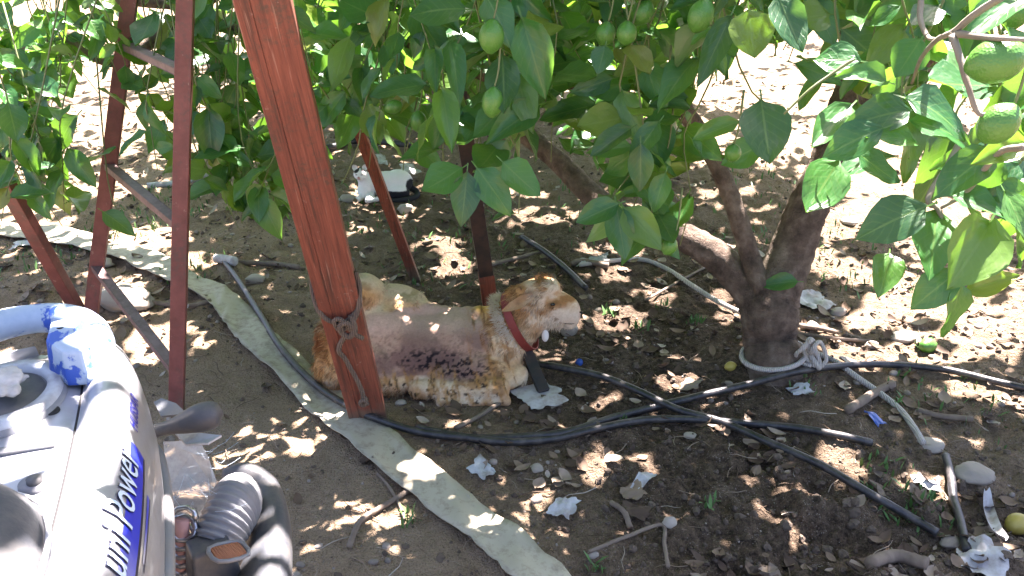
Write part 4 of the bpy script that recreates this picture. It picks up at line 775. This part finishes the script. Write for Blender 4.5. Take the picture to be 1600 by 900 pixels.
P_ += cap((-.02, -.225, .018), (-.24, -.232, .016), .020, .019, 9)
P_ += cap((-.05, 0, .15), (.065, -.02, .245), .110, .080, 8)                                                                      # neck
P_ += [ell((.085, -.03, .315), (.080, .064, .066)), ell((.045, -.02, .280), (.075, .068, .080)), ell((.145, -.035, .285), (.070, .048, .058)), ell((.185, -.04, .268), (.050, .044, .058)), ell((.212, -.04, .258), (.026, .040, .050)), ell((.160, -.035, .235), (.062, .040, .034)), ell((.115, -.03, .352), (.052, .052, .036)), ell((.10, -.03, .240), (.060, .050, .050)), ell((.200, -.04, .222), (.026, .032, .024))]
P_ += [ell((-.43, .085, .205), (.14, .075, .105)), ell((-.33, .075, .155), (.16, .07, .08)), ell((.135, -.03, .315), (.04, .05, .022)), ell((-.20, -.155, .055), (.11, .035, .05))]
gme = blend_body('body', P_, .0058, 7)
V, N = get_vn(gme)
def goat_col(p, nn):
    x, y, z = p[:, 0], p[:, 1], p[:, 2]; n1 = fbm(x*9+4, z*9+y*6, 1); n2 = fbm(x*26, z*26+y*15, 3); n3 = fbm(x*60, z*60+y*30, 5, 3)
    mixc = lambda a, b, t: a*(1-t)[:, None]+np.array(b)*t[:, None]
    C = np.tile(np.array([.50, .325, .165]), (len(x), 1))
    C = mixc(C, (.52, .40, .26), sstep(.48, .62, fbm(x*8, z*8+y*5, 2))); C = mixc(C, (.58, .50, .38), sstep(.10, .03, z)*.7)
    C = mixc(C, (.40, .18, .045), sstep(.46, .60, n1)*.62); C = mixc(C, (.24, .11, .03), sstep(.50, .62, n2)*.7); C = mixc(C, (.05, .035, .02), sstep(.60, .66, n3)*.5*sstep(.0, -.08, x))
    back = sstep(-.03, .03, y-.02+.05*(n1-.47))*sstep(.05, -.06, x+.03)
    C = mixc(C, (.47, .375, .25), back*.9); C = mixc(C, (.26, .20, .10), back*sstep(.55, .65, n2)*.8)
    C = mixc(C, (.52, .31, .06), np.exp(-((y-.02)/.03)**2)*sstep(-.32, -.1, x)*sstep(.06, -.03, x)*.9)
    # shaved flank
    e = ((x+.33)/.225)**4+((z-.17+.10*(x+.33)*0)/.085)**4; sh = sstep(1.5, .7, e+1.5*(n1-.47))*sstep(.07, .02, y)
    C = mixc(C, (.33, .205, .15), sh*.92); C = mixc(C, (.42, .31, .21), sh*sstep(.42, .6, n1)*.5); C = C*(1-.30*(sh*sstep(.42, .5, fbm(x*120, z*120+y*50, 1, 2)))[:, None]); C = mixc(C, (.19, .115, .09), sh*sstep(.38, .54, fbm(x*9+2, z*14, 4))*.85); C = mixc(C, (.50, .36, .28), sh*sstep(.19, .235, z)*.6)
    br = np.exp(-((x+.23)/.14)**2-((z-.125+.12*(x+.23))/.030)**2); n5 = fbm(x*105, z*105+y*40, 6, 2); C = mixc(C, (.08, .048, .045), np.clip(br*1.3, 0, 1)*.6); C = mixc(C, (.014, .010, .012), np.clip(sstep(.40, .46, n5)*br*2.2, 0, 1))
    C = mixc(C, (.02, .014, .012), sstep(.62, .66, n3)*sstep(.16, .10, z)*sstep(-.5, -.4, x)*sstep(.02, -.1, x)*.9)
    C = mixc(C, (.20, .05, .01), np.exp(-((x+.66)/.03)**2-((z-.19)/.04)**2)*.9)
    st = fbm(x*120+z*40, z*14+y*6, 7, 3); chest = sstep(-.20, -.12, x)*sstep(.06, .0, x); C = mixc(C, (.34, .15, .04), chest*sstep(.46, .64, st)*.5); C = mixc(C, (.09, .045, .02), chest*sstep(.58, .68, st)*.7)
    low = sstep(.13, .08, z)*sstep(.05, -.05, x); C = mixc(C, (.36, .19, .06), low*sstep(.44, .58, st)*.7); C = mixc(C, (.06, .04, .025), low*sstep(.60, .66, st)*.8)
    # neck, face
    C = mixc(C, (.60, .45, .28), sstep(0, .03, x)*sstep(.10, .06, x)*.5*sstep(.3, .2, z))
    fc = sstep(.10, .15, x-.35*(z-.27)); hd = sstep(.02, .07, x)*sstep(.20, .25, z); hp = fbm(x*30+2, z*34+y*20, 4, 3); C = mixc(C, (.45, .31, .175), hd*.8); C = mixc(C, (.27, .125, .04), hd*sstep(.44, .56, hp)*sstep(.23, .29, z)*.9); C = mixc(C, (.56, .46, .34), hd*sstep(.40, .32, hp)*.8); C = mixc(C, (.52, .45, .35), fc*sstep(.315, .27, z)*.9); C = mixc(C, (.16, .10, .05), hd*sstep(.58, .66, n3)*.7)
    C = mixc(C, (.48, .34, .27), sstep(.220, .24, x)); C = mixc(C, (.16, .085, .03), np.exp(-((x-.14)/.026)**2-((z-.315)/.014)**2)*.85)
    C = mixc(C, (.14, .06, .02), np.exp(-((x-.06)/.03)**2-((z-.355)/.012)**2)*.7)
    return C
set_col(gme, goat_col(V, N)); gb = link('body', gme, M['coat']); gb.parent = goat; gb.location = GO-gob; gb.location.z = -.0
def g_len(p, nn):
    x, y, z = p[:, 0], p[:, 1], p[:, 2]; n1 = fbm(x*9+4, z*9+y*6, 1)
    e = ((x+.33)/.225)**4+((z-.17)/.085)**4; sh = sstep(1.5, .7, e+1.5*(n1-.47))*sstep(.07, .02, y)
    L = np.where(x > .02, .024, .026)*np.ones_like(x); L = np.where((x > .10), .019, L); L = np.where((x > .06) & (z > .325), .026, L); L = np.where((x > .17), .009, L); L = np.where((x > .205), .004, L); L = np.where(x < -.55, .030, L); L = np.where((y > .03) & (x < -.1), .018, L)
    L = L*(1-.92*sh); L = np.where((y < -.15) & (z < .11) & (x > -.36), .009, L); L = np.where((z < .09) & (x < .02), np.minimum(L, .017), L); return np.where(z < .012, 0, L)
def g_comb(p):
    x, z = p[:, 0], p[:, 2]; c = np.stack([np.where(x > .02, -.6, -.55), np.zeros_like(x), np.where(x > .02, -.7, -.75)], 1); return c
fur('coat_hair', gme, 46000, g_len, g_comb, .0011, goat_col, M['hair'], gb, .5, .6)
# thick pale ruff behind the collar
nk = np.array((.115, -.02, .095)); nk /= np.linalg.norm(nk)
def ring(t0, rx, ry, a, back=0.):
    c_ = np.array((-.05, 0, .15))+(np.array((.065, -.02, .245))-np.array((-.05, 0, .15)))*t0
    n_ = np.array([.80, -.1, .42]); n_ /= np.linalg.norm(n_); u_ = np.array([0, -1., 0]); u_ -= n_*(u_@n_); u_ /= np.linalg.norm(u_); v_ = np.cross(n_, u_)
    return c_+u_*math.cos(a)*rx+v_*math.sin(a)*ry+n_*back, n_, u_*math.cos(a)+v_*math.sin(a)
ra = []
for _ in range(2600):
    a = random.random()*6.283; b_ = random.uniform(-.035, .004); p0, n_, o_ = ring(.52, .094, .112, a, b_); L = random.uniform(.016, .032)
    d_ = o_*.75-n_*.35+np.random.default_rng(_).normal(0, .25, 3); d_ /= np.linalg.norm(d_); s_ = np.cross(d_, n_)*.0013; q = p0+d_*L
    ra.append((p0-s_, p0+s_, q))
rv = np.array(ra).reshape(-1, 3); o = link('ruff', np_mesh('ruff', rv, [np.arange(len(rv)).reshape(-1, 3)], False, {'Col': ('FLOAT_COLOR', np.tile([.66, .58, .46, 1], (len(rv), 1)))}), M['hair']); o.parent = gb
cv = []; cn = 48
for k in range(cn):
    a = k/cn*6.283
    for bk_, dr in ((-.014, 0), (-.014, .004), (.014, .004), (.014, 0)):
        p0, n_, o_ = ring(.68, .096+dr, .112+dr, a, bk_); cv.append(p0)
cq = [[k*4+j, ((k+1) % cn)*4+j, ((k+1) % cn)*4+(j+1) % 4, k*4+(j+1) % 4] for k in range(cn) for j in range(4)]
o = link('collar', np_mesh('collar', np.array(cv), [np.array(cq)], False), M['collar']); o.parent = gb; o['label'] = 'dark red collar round the goat\'s neck'
# ears, eye, wattle, mouth
def ear(name, base_, tip_, wd, up_, mat, parent, cup=.35):
    b_, t_ = np.array(base_), np.array(tip_); d_ = t_-b_; s_ = np.cross(d_, np.array(up_)); s_ /= np.linalg.norm(s_); n_ = np.cross(s_, d_); n_ /= np.linalg.norm(n_); V = []; m_ = 9
    for k in range(m_):
        t = k/(m_-1); w_ = wd*(math.sin(math.pi*(.18+.80*t))**.8)
        for u in (-1, -.5, 0, .5, 1): V.append(b_+d_*t+s_*u*w_+n_*(cup*w_*u*u-.015*math.sin(t*3)))
    V = np.array(V); Q = np.array([[i*5+j, i*5+j+1, (i+1)*5+j+1, (i+1)*5+j] for i in range(m_-1) for j in range(4)]); mm_ = len(V); V = np.vstack([V, V-n_*.004])
    Q = np.vstack([Q, Q[:, ::-1]+mm_]); C = goat_col(V, V)*.5+np.array([.10, .07, .045])
    if parent is not gb: C = np.tile([.72, .68, .64], (len(V), 1))
    me = np_mesh(name, V, [Q]); set_col(me, C); o = link(name, me, mat); o.parent = parent; return o
ear('ear', (.072, -.086, .348), (-.034, -.108, .300), .019, (.1, -.8, .6), M['coat'], gb); ear('ear', (.075, .03, .345), (-.02, .05, .30), .026, (0, .5, .9), M['coat'], gb)
ear('horn_bud', (.07, -.045, .355), (.03, -.06, .372), .012, (0, -.4, .9), M['coat'], gb, -.6)
V, Fc = ico(2)
o = link('eye', np_mesh('eye', V*np.array([.0095, .005, .0055])+np.array([.138, -.0815, .312]), [Fc]), M['eye']); o.parent = gb
o = link('nostril', np_mesh('nostril', V*np.array([.006, .004, .004])+np.array([.236, -.060, .272]), [Fc]), M['eye']); o.parent = gb
o = link('wattle', np_mesh('wattle', V*np.array([.013, .012, .024])+np.array([.115, -.068, .185]), [Fc]), M['white']); o.parent = gb
V_, Q_, T_ = tube([(.180, -.079, .238), (.205, -.078, .236), (.228, -.064, .238)], .0014, 5, 4); o = link('mouth', np_mesh('mouth', V_, [Q_, T_]), M['litter']); o.parent = gb
# ---- cat
cb = G(598, 308)
cat = empty('cat', cb,  'white cat with black patches lying in the shade behind the thin red pole', 'cat'); Pc = []
Pc += [ell((.03, .03, .075), (.145, .075, .080)), ell((.09, .03, .085), (.085, .072, .082)), ell((-.08, 0, .085), (.055, .058, .075)), ell((-.095, -.02, .05), (.045, .05, .05)), ell((-.113, -.03, .158), (.040, .040, .037)), ell((-.116, -.062, .150), (.020, .018, .016))]
Pc += cap((-.09, 0, .10), (-.11, -.02, .15), .045, .034, 4)+cap((-.10, -.05, .03), (-.13, -.10, .018), .022, .018, 5)+cap((-.06, -.05, .03), (-.07, -.11, .018), .024, .018, 5)+cap((-.07, -.11, .018), (-.02, -.09, .02), .017, .017, 4)+[ell((.10, -.045, .045), (.065, .03, .045))]
cme = blend_body('body', Pc, .0055, 5); V, N = get_vn(cme)
def cat_col(p, nn):
    x, y, z = p[:, 0], p[:, 1], p[:, 2]; C = np.tile([.74, .72, .70], (len(x), 1)); n_ = fbm(x*18, z*18+y*9, 2)
    def pt(c_, r_, col): 
        nonlocal C
        t = sstep(1.15, .9, (((p-np.array(c_))/np.array(r_))**2).sum(1)+.8*(n_-.47)); C = C*(1-t)[:, None]+np.array(col)*t[:, None]
    pt((.10, -.06, .025), (.10, .06, .040), (.02, .02, .024)); pt((.17, -.01, .07), (.035, .06, .05), (.03, .03, .035)); pt((-.135, -.03, .190), (.022, .05, .020), (.03, .028, .028)); pt((-.09, -.02, .192), (.02, .05, .016), (.12, .11, .11))
    pt((-.116, -.078, .150), (.008, .006, .006), (.55, .28, .25)); return C
set_col(cme, cat_col(V, N)); cbo = link('body', cme, M['cat']); cbo.parent = cat
fur('fur', cme, 9000, lambda p, n: np.where(p[:, 2] < .006, 0, .009), lambda p: np.tile([.5, 0, -.5], (len(p), 1)), .0007, cat_col, M['cat'], cbo, .5, .2)
ear('ear', (-.138, -.03, .182), (-.152, -.03, .216), .016, (0, -1, 0), M['cat'], cbo); ear('ear', (-.092, -.03, .185), (-.078, -.03, .218), .016, (0, -1, 0), M['cat'], cbo)
V, Fc = ico(2)
for ex in (-.130, -.100): o = link('eye', np_mesh('eye', V*np.array([.007, .004, .0025])+np.array([ex, -.067, .166]), [Fc]), M['eye']); o.parent = cbo
o = link('nose', np_mesh('nose', V*np.array([.005, .003, .004])+np.array([-.116, -.081, .156]), [Fc]), M['skin']); o.parent = cbo
o = link('mouth', np_mesh('mouth', V*np.array([.011, .003, .002])+np.array([-.115, -.078, .142]), [Fc]), M['skin']); o.parent = cbo
V_, Q_, T_ = tube([(.16, .03, .05), (.20, .0, .03), (.19, -.06, .02), (.12, -.10, .018), (.05, -.11, .018)], [.020, .018, .016, .015, .010], 8, 6); o = link('tail', np_mesh('tail', V_, [Q_, T_], True, {'Col': ('FLOAT_COLOR', np.tile([.025, .025, .03, 1], (len(V_), 1)))}), M['cat']); o.parent = cbo

# ------------------------------------------------------------------ motor scooter seen from above, tail away from the camera
SO = np.array([-.664, .82, 0.]); SA = np.array([-.28, .96, 0]); SA /= np.linalg.norm(SA); SR = np.array([SA[1], -SA[0], 0]); SZ = np.array([0, 0, 1.])
def sw(t, s, z): return SO+SA*t+SR*s+SZ*z
scooter = empty('motor_scooter', Vector(sw(0, 0, 0)), 'silver motor scooter with chipped blue grab rail at the lower left', 'motor scooter')
PF = np.array([(0, .898), (.30, .900), (.46, .900), (.515, .893), (.56, .906), (.63, .922), (.72, .926), (.80, .920), (.87, .905), (.925, .882), (.965, .850), (.99, .81), (1., .77), (.985, .72), (.95, .675)])
arc = np.concatenate([[0], np.cumsum(np.hypot(np.diff(PF[:, 0]*.2), np.diff(PF[:, 1])))]); ALEN = arc[-1]
HW = np.array([(-.95, .17), (-.6, .19), (-.2, .208), (.05, .210), (.29, .196), (.42, .176), (.50, .150), (.54, .115), (.565, .07), (.575, .02)])
_hw = smoothpath([(a, b, 0) for a, b in HW], 6)
def hw(t): return np.interp(t, _hw[:, 0], _hw[:, 1])
def S(t, v, off=0.):            # v = distance along the cross-section from the centre line
    sg = 1 if v >= 0 else -1; v = abs(v)
    def q(t, v):
        f = np.interp(v, arc, PF[:, 0]); z = np.interp(v, arc, PF[:, 1]); return sw(t, sg*f*hw(t), z-.05*float(sstep(.44, .58, t))*max(0, (z-.70)/.2)-.02*float(sstep(.0, -.5, t)))
    p = q(t, v)
    if off:
        du = q(t+.004, v)-q(t-.004, v); dv = q(t, min(ALEN, v+.004))-q(t, max(0, v-.004)); n = np.cross(dv, du)*sg; n /= max(1e-9, np.linalg.norm(n)); n = n if n[2] > -.3 else -n; p = p+n*off
    return p
ts = np.concatenate([np.linspace(-.45, .4, 44), np.linspace(.41, .575, 22)]); vs = np.concatenate([-np.linspace(ALEN, 0, 42), np.linspace(0, ALEN, 42)[1:]])
V = np.array([S(t, v) for t in ts for v in vs]); m = len(vs); Q = np.array([[i*m+j, (i+1)*m+j, (i+1)*m+j+1, i*m+j+1] for i in range(len(ts)-1) for j in range(m-1)])
body = part('body', (V, Q[:, ::-1], np.zeros((0, 3), int)), M['silver'], scooter)
def subpart(name, VQT, mat, parent=None, smooth=True):
    o = part(name, VQT, mat, scooter, smooth)
    if parent is not None: o.parent = parent; o.location = (0, 0, 0)
    return o
def box(c, dt, ds, dz, rot=0.): 
    ca, sa = math.cos(rot), math.sin(rot); V = []
    for a in (-1, 1):
        for b in (-1, 1):
            for e_ in (-1, 1): V.append(sw(c[0]+(a*dt*ca-b*ds*sa)/2, c[1]+(a*dt*sa+b*ds*ca)/2, c[2]+e_*dz/2))
    return np.array(V), np.array([[0, 1, 3, 2], [4, 6, 7, 5], [0, 4, 5, 1], [2, 3, 7, 6], [0, 2, 6, 4], [1, 5, 7, 3]]), np.zeros((0, 3), int)
# lower trim strip along the side
for sg in (1, -1):
    subpart('side_trim', tube([S(t, sg*(ALEN-.02), .004) for t in np.linspace(-.45, .53, 14)], .011, 8, 4), M['mid'])
    subpart('seam_gap', tube([S(t, sg*arc[3], .0012) for t in np.linspace(-.1, .36, 10)], .0022, 6, 4), M['hole'], body)
# seat
V = []; tt = np.linspace(-.62, .085, 26); nu = 25
for t in tt:
    e_ = max(0., 1-max(0, (t+.10)/.187)**2.6)**.5; ws = .125*e_+.0005; hz_ = .095*e_**.7
    for u in np.linspace(-1, 1, nu): V.append(sw(t, u*ws, .885+hz_*(1-abs(u)**3.2)**.6))
Q = np.array([[i*nu+j, i*nu+j+1, (i+1)*nu+j+1, (i+1)*nu+j] for i in range(len(tt)-1) for j in range(nu-1)])
seat = subpart('seat', (np.array(V), Q, np.zeros((0, 3), int)), M['seat'])
pip = [sw(t, .121*max(0., 1-max(0, (t+.10)/.180)**2.6)**.5, .925) for t in np.linspace(-.6, .078, 16)]
subpart('piping', tube(pip, .0035, 6, 4), M['plastic'], seat)
# filler hatch with rim, hole, screw and a rag
def disc(c, rt, rs, z0, z1, n=36, hole=0.):
    a = np.linspace(0, 6.283, n, endpoint=False); V = [sw(c[0]+rt*math.cos(x), c[1]+rs*math.sin(x), z0) for x in a]+[sw(c[0]+rt*.96*math.cos(x), c[1]+rs*.96*math.sin(x), z1) for x in a]
    k = np.arange(n); k2 = (k+1) % n; Q = np.stack([k, k2, k2+n, k+n], 1)
    if hole:
        V += [sw(c[0]+rt*hole*math.cos(x), c[1]+rs*hole*math.sin(x), z1) for x in a]+[sw(c[0]+rt*hole*.97*math.cos(x), c[1]+rs*hole*.97*math.sin(x), z0) for x in a]
        Q = np.vstack([Q, np.stack([k+n, k2+n, k2+2*n, k+2*n], 1), np.stack([k+2*n, k2+2*n, k2+3*n, k+3*n], 1)]); T = np.zeros((0, 3), int)
    else: V.append(sw(c[0], c[1], z1)); T = np.stack([k+n, k2+n, np.full(n, 2*n)], 1)
    return np.array(V), Q, T
hatch = subpart('filler_hatch', disc((.335, -.005), .105, .085, .899, .908), M['mid'])
subpart('rim', disc((.335, -.005), .100, .080, .907, .918, 40, .74), M['plastic'], hatch)
subpart('cap', disc((.335, -.005), .070, .056, .907, .911), M['dark'], hatch)
subpart('drain_hole', disc((.285, .066), .012, .011, .899, .9022), M['hole'])
sc_ = subpart('washer', disc((.10, .075), .021, .021, .899, .905), M['mid']); subpart('screw', disc((.10, .075), .010, .010, .905, .911), M['dark'], sc_)
subpart('panel', box((.19, 0, .901), .012, .17, .010), M['mid'], body)
subpart('lock_bracket', tube([sw(.205, -.045, .905), sw(.20, -.03, .925), sw(.185, -.02, .925), sw(.165, -.022, .90)], .009, 8, 5), M['mid'])
# grab rail and its end blocks
rail = subpart('grab_rail', tube([sw(.33, .120, .912), sw(.40, .122, .925), sw(.455, .112, .932), sw(.505, .085, .934), sw(.538, .045, .934), sw(.548, 0, .934), sw(.538, -.045, .934), sw(.505, -.085, .934), sw(.455, -.112, .932), sw(.40, -.122, .925), sw(.33, -.120, .912)], [.010, .022, .025, .026, .026, .025, .026, .026, .025, .022, .010], 16, 8), M['chip'])
for sg in (1, -1):
    bm = bmesh.new(); pts = [(.440, .050), (.452, .105), (.400, .128), (.340, .114), (.345, .080), (.385, .048)]
    lo = [bm.verts.new(sw(a, sg*b, .905)) for a, b in pts]; hi = [bm.verts.new(sw(.39+(a-.39)*.86, sg*(.087+(b-.087)*.84), .978-(.44-a)*.16)) for a, b in pts]
    bm.faces.new(lo[::-1]); bm.faces.new(hi)
    for k in range(6): bm.faces.new([lo[k], lo[(k+1) % 6], hi[(k+1) % 6], hi[k]])
    bmesh.ops.bevel(bm, geom=bm.edges[:], offset=.005, segments=2, profile=.6, affect='EDGES'); bk_ = bm_obj('rail_end_block', bm, M['chip'], scooter)
    b2 = subpart('bolt', disc((.415, sg*.072), .006, .006, .964, .9745, 12), M['hole']); b2.parent = bk_
# lettering and decals laid on the curved shoulder
def lay_text(txt, size, t0, v0, mat, name, extra=0., shear=0., off=.0012, scalex=1.):
    c = bpy.data.curves.new('t', 'FONT'); c.body = txt; c.size = size; c.offset = extra; c.shear = shear; c.resolution_u = 3; o = bpy.data.objects.new('t', c); COL.objects.link(o)
    dg = bpy.context.evaluated_depsgraph_get(); me = bpy.data.meshes.new_from_object(o.evaluated_get(dg)); bpy.data.objects.remove(o)
    bm = bmesh.new(); bm.from_mesh(me); bmesh.ops.triangulate(bm, faces=bm.faces[:])
    for _k in range(5):
        bmesh.ops.subdivide_edges(bm, edges=[e for e in bm.edges if e.calc_length() > .006], cuts=1); bmesh.ops.triangulate(bm, faces=bm.faces[:])
    for v in bm.verts: v.co = Vector(S(t0+v.co.x*scalex, v0-v.co.y, off))
    bmesh.ops.translate(bm, verts=bm.verts[:], vec=-scooter.location); m2 = bpy.data.meshes.new(name); bm.to_mesh(m2); bm.free(); bpy.data.meshes.remove(me)
    o = link(name, m2, mat); o.parent = body; return o
def lay_patch(name, t0, t1, fv0, fv1, mat, off=.0006, n=24):
    V = []; U = []
    for i in range(n+1):
        t = t0+(t1-t0)*i/n
        for j in range(7):
            a, b = fv0(i/n), fv1(i/n); V.append(S(t, a+(b-a)*j/6, off)-np.array(scooter.location)); U.append((i/n, j/6))
    Q = np.array([[i*7+j, (i+1)*7+j, (i+1)*7+j+1, i*7+j+1] for i in range(n) for j in range(6)])
    o = link(name, np_mesh(name, V, [Q], True, None, np.array(U)), mat); o.parent = body; return o
VT = float(np.interp(.935, PF[:, 0], arc))
lay_patch('blue_decal', -.20, .180, lambda u: VT-.022+.006*(1-u), lambda u: VT+.024-.008*u**3, M['decal'])
lay_patch('decal_stripe', -.02, .115, lambda u: VT+.029+.004*(1-u), lambda u: VT+.039, M['decal'], .0008); lay_patch('decal_outline', -.03, .120, lambda u: VT+.0395, lambda u: VT+.043, M['line'], .0007)
lay_text('uni Power', .067, -.095, VT-.006, M['line'], 'lettering_outline', .0013, 0, .0018, .88); lay_text('uni Power', .067, -.095, VT-.006, M['letter'], 'lettering', .0002, 0, .0028, .88)
lay_text('HUSSAR', .027, .215, VT-.010, M['navy'], 'maker_lettering', .0006, .35, .0014, .95)
# indicator, fins, number-plate flap
ind = subpart('indicator', tube([sw(.455, .13, .735), sw(.455, .165, .735), sw(.455, .195, .738), sw(.455, .222, .742), sw(.455, .250, .748), sw(.456, .276, .750), sw(.456, .288, .750)], [.013, .0125, .013, .020, .026, .023, .004], 16, 5), M['dark'])
subpart('collar', tube([sw(.455, .148, .735), sw(.455, .160, .735)], .018, 14, 2), M['dark'], ind)
subpart('indicator', tube([sw(.455, -.13, .735), sw(.455, -.195, .738), sw(.455, -.235, .748), sw(.456, -.268, .750)], [.013, .013, .029, .004], 16, 5), M['mid'])
def blade(name, pts, th, mat):
    n = len(pts); V = [np.array(p) for p in pts]+[np.array(p)-np.array([0, 0, th]) for p in pts]; bm = bmesh.new(); vs_ = [bm.verts.new(v) for v in V]
    bm.faces.new(vs_[:n]); bm.faces.new(vs_[n:][::-1])
    for k in range(n): bm.faces.new([vs_[k], vs_[k+n], vs_[(k+1) % n+n], vs_[(k+1) % n]])
    return bm_obj(name, bm, mat, scooter)
blade('fin', [P(240, 628, .74), P(252, 622, .745), P(275, 630, .745), P(292, 646, .74), P(252, 650, .735)], .004, M['mid'])
blade('reflector_fin', [P(270, 672, .70), P(310, 676, .705), P(346, 680, .70), P(325, 692, .70), P(290, 694, .695)], .004, M['plastic'])
blade('number_plate', [P(255, 690, .62), P(312, 688, .63), P(326, 715, .61), P(338, 750, .56), P(336, 775, .53), P(262, 766, .55)], .003, M['clear'])
blade('mud_flap', [P(262, 768, .545), P(336, 778, .525), P(335, 800, .48), P(318, 828, .45), P(275, 826, .46)], .003, M['clear'])
cw = []
for _ in range(60):
    a = P(random.uniform(262, 340), random.uniform(690, 800), .60-.1*random.random()); b = a+Vector((random.uniform(-.05, .05), random.uniform(-.05, .05), random.uniform(-.02, .02))); cw.append(tube([a, (a+b)/2+Vector((0, 0, -.006)), b], .0003, 3, 2))
subpart('cobweb', merge(cw), M['letter'])['kind'] = 'stuff'
# shock absorber spring
a0, a1 = np.array(P(285, 812, .55)), np.array(P(282, 905, .42)); dx = (a1-a0)
hel = [a0+dx*t+np.array([math.cos(t*44)*.026, math.sin(t*44)*.014, math.sin(t*44)*.022]) for t in np.linspace(0, 1, 70)]
shock = subpart('shock_absorber', tube([a0, a0+dx*.5, a1], .013, 10, 3), M['skin']); subpart('spring', tube(hel, .0055, 6, 1), M['chrome'], shock)
# air intake: casing, ribbed boot, box with grille
A0, A1 = np.array(P(376, 782, .49)), np.array(P(338, 852, .49)); n = 60; pts = []; rd = []
for k in range(n+1):
    t = k/n; p = A0*(1-t)+A1*t+np.array([.012*math.sin(t*3.1), 0, .03*math.sin(t*3.1)]); pts.append(p); rd.append((.040+.005*math.sin(t*3))*(1+.075*math.sin(t*88)))
boot = subpart('intake_boot', tube(pts, rd, 20, 0, flat=1.25), M['mid'])
cs = []
for px, py, z, r in [(352, 752, .47, .020), (385, 752, .47, .030), (408, 772, .45, .034), (418, 810, .44, .038), (420, 850, .43, .042), (412, 900, .42, .05), (400, 960, .42, .055)]: cs.append((P(px, py, z), r))
subpart('engine_casing', tube([c_ for c_, r in cs], [r for c_, r in cs], 18, 6, flat=1.5), M['dark'])
c0 = np.array(P(330, 872, .49))
bm = bmesh.new(); bmesh.ops.create_cube(bm, size=1)
for v in bm.verts:
    k = .8 if v.co.z > 0 else 1.; p = Vector((v.co.x*.088*k, v.co.y*.070*k, v.co.z*.075)); p = Matrix.Rotation(.55, 3, 'Z') @ p; v.co = Vector(c0)+p
bmesh.ops.bevel(bm, geom=bm.edges[:], offset=.008, segments=3, profile=.6, affect='EDGES'); ib = bm_obj('intake_box', bm, M['dark'], scooter, True)
g0 = np.array(P(356, 862, .535)); gl = []
fr = [g0+np.array([a*.62-b*.55, a*.55+b*.7, -.25*a-.05*b]) for a, b in ((-.03, -.026), (.034, -.026), (.034, .026), (-.03, .026))]
subpart('grille_frame', tube(fr, .0042, 6, 3, closed=True), M['mid'], ib)
for k in range(11):
    t = (k+.5)/11; gl.append(tube([fr[0]*(1-t)+fr[1]*t, fr[3]*(1-t)+fr[2]*t], .0017, 5, 1)); gl.append(tube([fr[0]*(1-t)+fr[3]*t, fr[1]*(1-t)+fr[2]*t], .0017, 5, 1))
gr = subpart('grille', merge(gl), M['grille'], ib)
bmq = [np.array(q)-np.array([0, 0, .004]) for q in fr]; subpart('grille_back', (np.array(bmq), np.array([[0, 1, 2, 3]]), np.zeros((0, 3), int)), M['grille'], ib)
# running gear and front half, below and behind the view
def wheel(t, s=0.):
    a = np.linspace(0, 6.283, 40, endpoint=False); w_ = subpart('wheel', tube([sw(t+.17*math.cos(x), s, .235+.17*math.sin(x)) for x in a], .058, 12, 1, closed=True), M['tyre'])
    subpart('rim', tube([sw(t, s-.035, .235), sw(t, s+.035, .235)], .125, 24, 1), M['chrome'], w_)
wheel(.22); wheel(-1.02)
subpart('engine', tube([sw(-.18, .08, .25), sw(.0, .09, .27), sw(.24, .09, .26)], [.08, .10, .08], 14, 4), M['dark']); subpart('rear_mudguard', tube([sw(.05, 0, .50), sw(.2, 0, .52), sw(.38, 0, .47), sw(.47, 0, .36)], [.05, .065, .065, .05], 12, 4), M['dark'])
subpart('under_tray', box((.05, 0, .66), .86, .30, .05), M['dark'])
subpart('floor_board', box((-.66, 0, .30), .50, .34, .05), M['dark']); subpart('spine', box((-.42, 0, .48), .12, .30, .40), M['silver'])
subpart('leg_shield', tube([sw(-.90, 0, .32), sw(-.96, 0, .60), sw(-1.02, 0, .92)], [.16, .20, .12], 16, 5, flat=.3), M['silver']); subpart('handlebar', tube([sw(-.92, -.30, 1.02), sw(-.98, -.12, .98), sw(-.98, .12, .98), sw(-.92, .30, 1.02)], .016, 10, 5), M['dark']); subpart('front_fork', tube([sw(-1.0, .05, .85), sw(-1.02, .07, .24)], .018, 8, 2), M['chrome'])
subpart('centre_stand', tube([sw(-.02, -.14, .012), sw(-.05, -.10, .25), sw(-.05, .10, .25), sw(-.02, .14, .012)], .012, 8, 4), M['dark'])
# rag on the filler cap
rc = sw(.335, -.008, .916); rp_ = []
for k in range(7):
    a = random.random()*6.28; rp_.append(ell((random.uniform(-.028, .028), random.uniform(-.02, .02), .008+.004*k), (.034-.002*k, .010+.004*random.random(), .008), 3, ('Z', a)))
rme = blend_body('rag', rp_, .0028, 2); V, N = get_vn(rme); V = V+N*(.005*(fbm(V[:, 0]*70, V[:, 1]*70+V[:, 2]*90, 3)-.47)*2)[:, None]; rme.vertices.foreach_set('co', V.astype(np.float32).ravel()); rme.update()
o = link('rag', rme, M['rag']); o.location = Vector(rc); tag(o, 'crumpled grey rag stuffed in the filler hatch of the scooter', 'rag')
cat.scale = (.95, .95, .88)
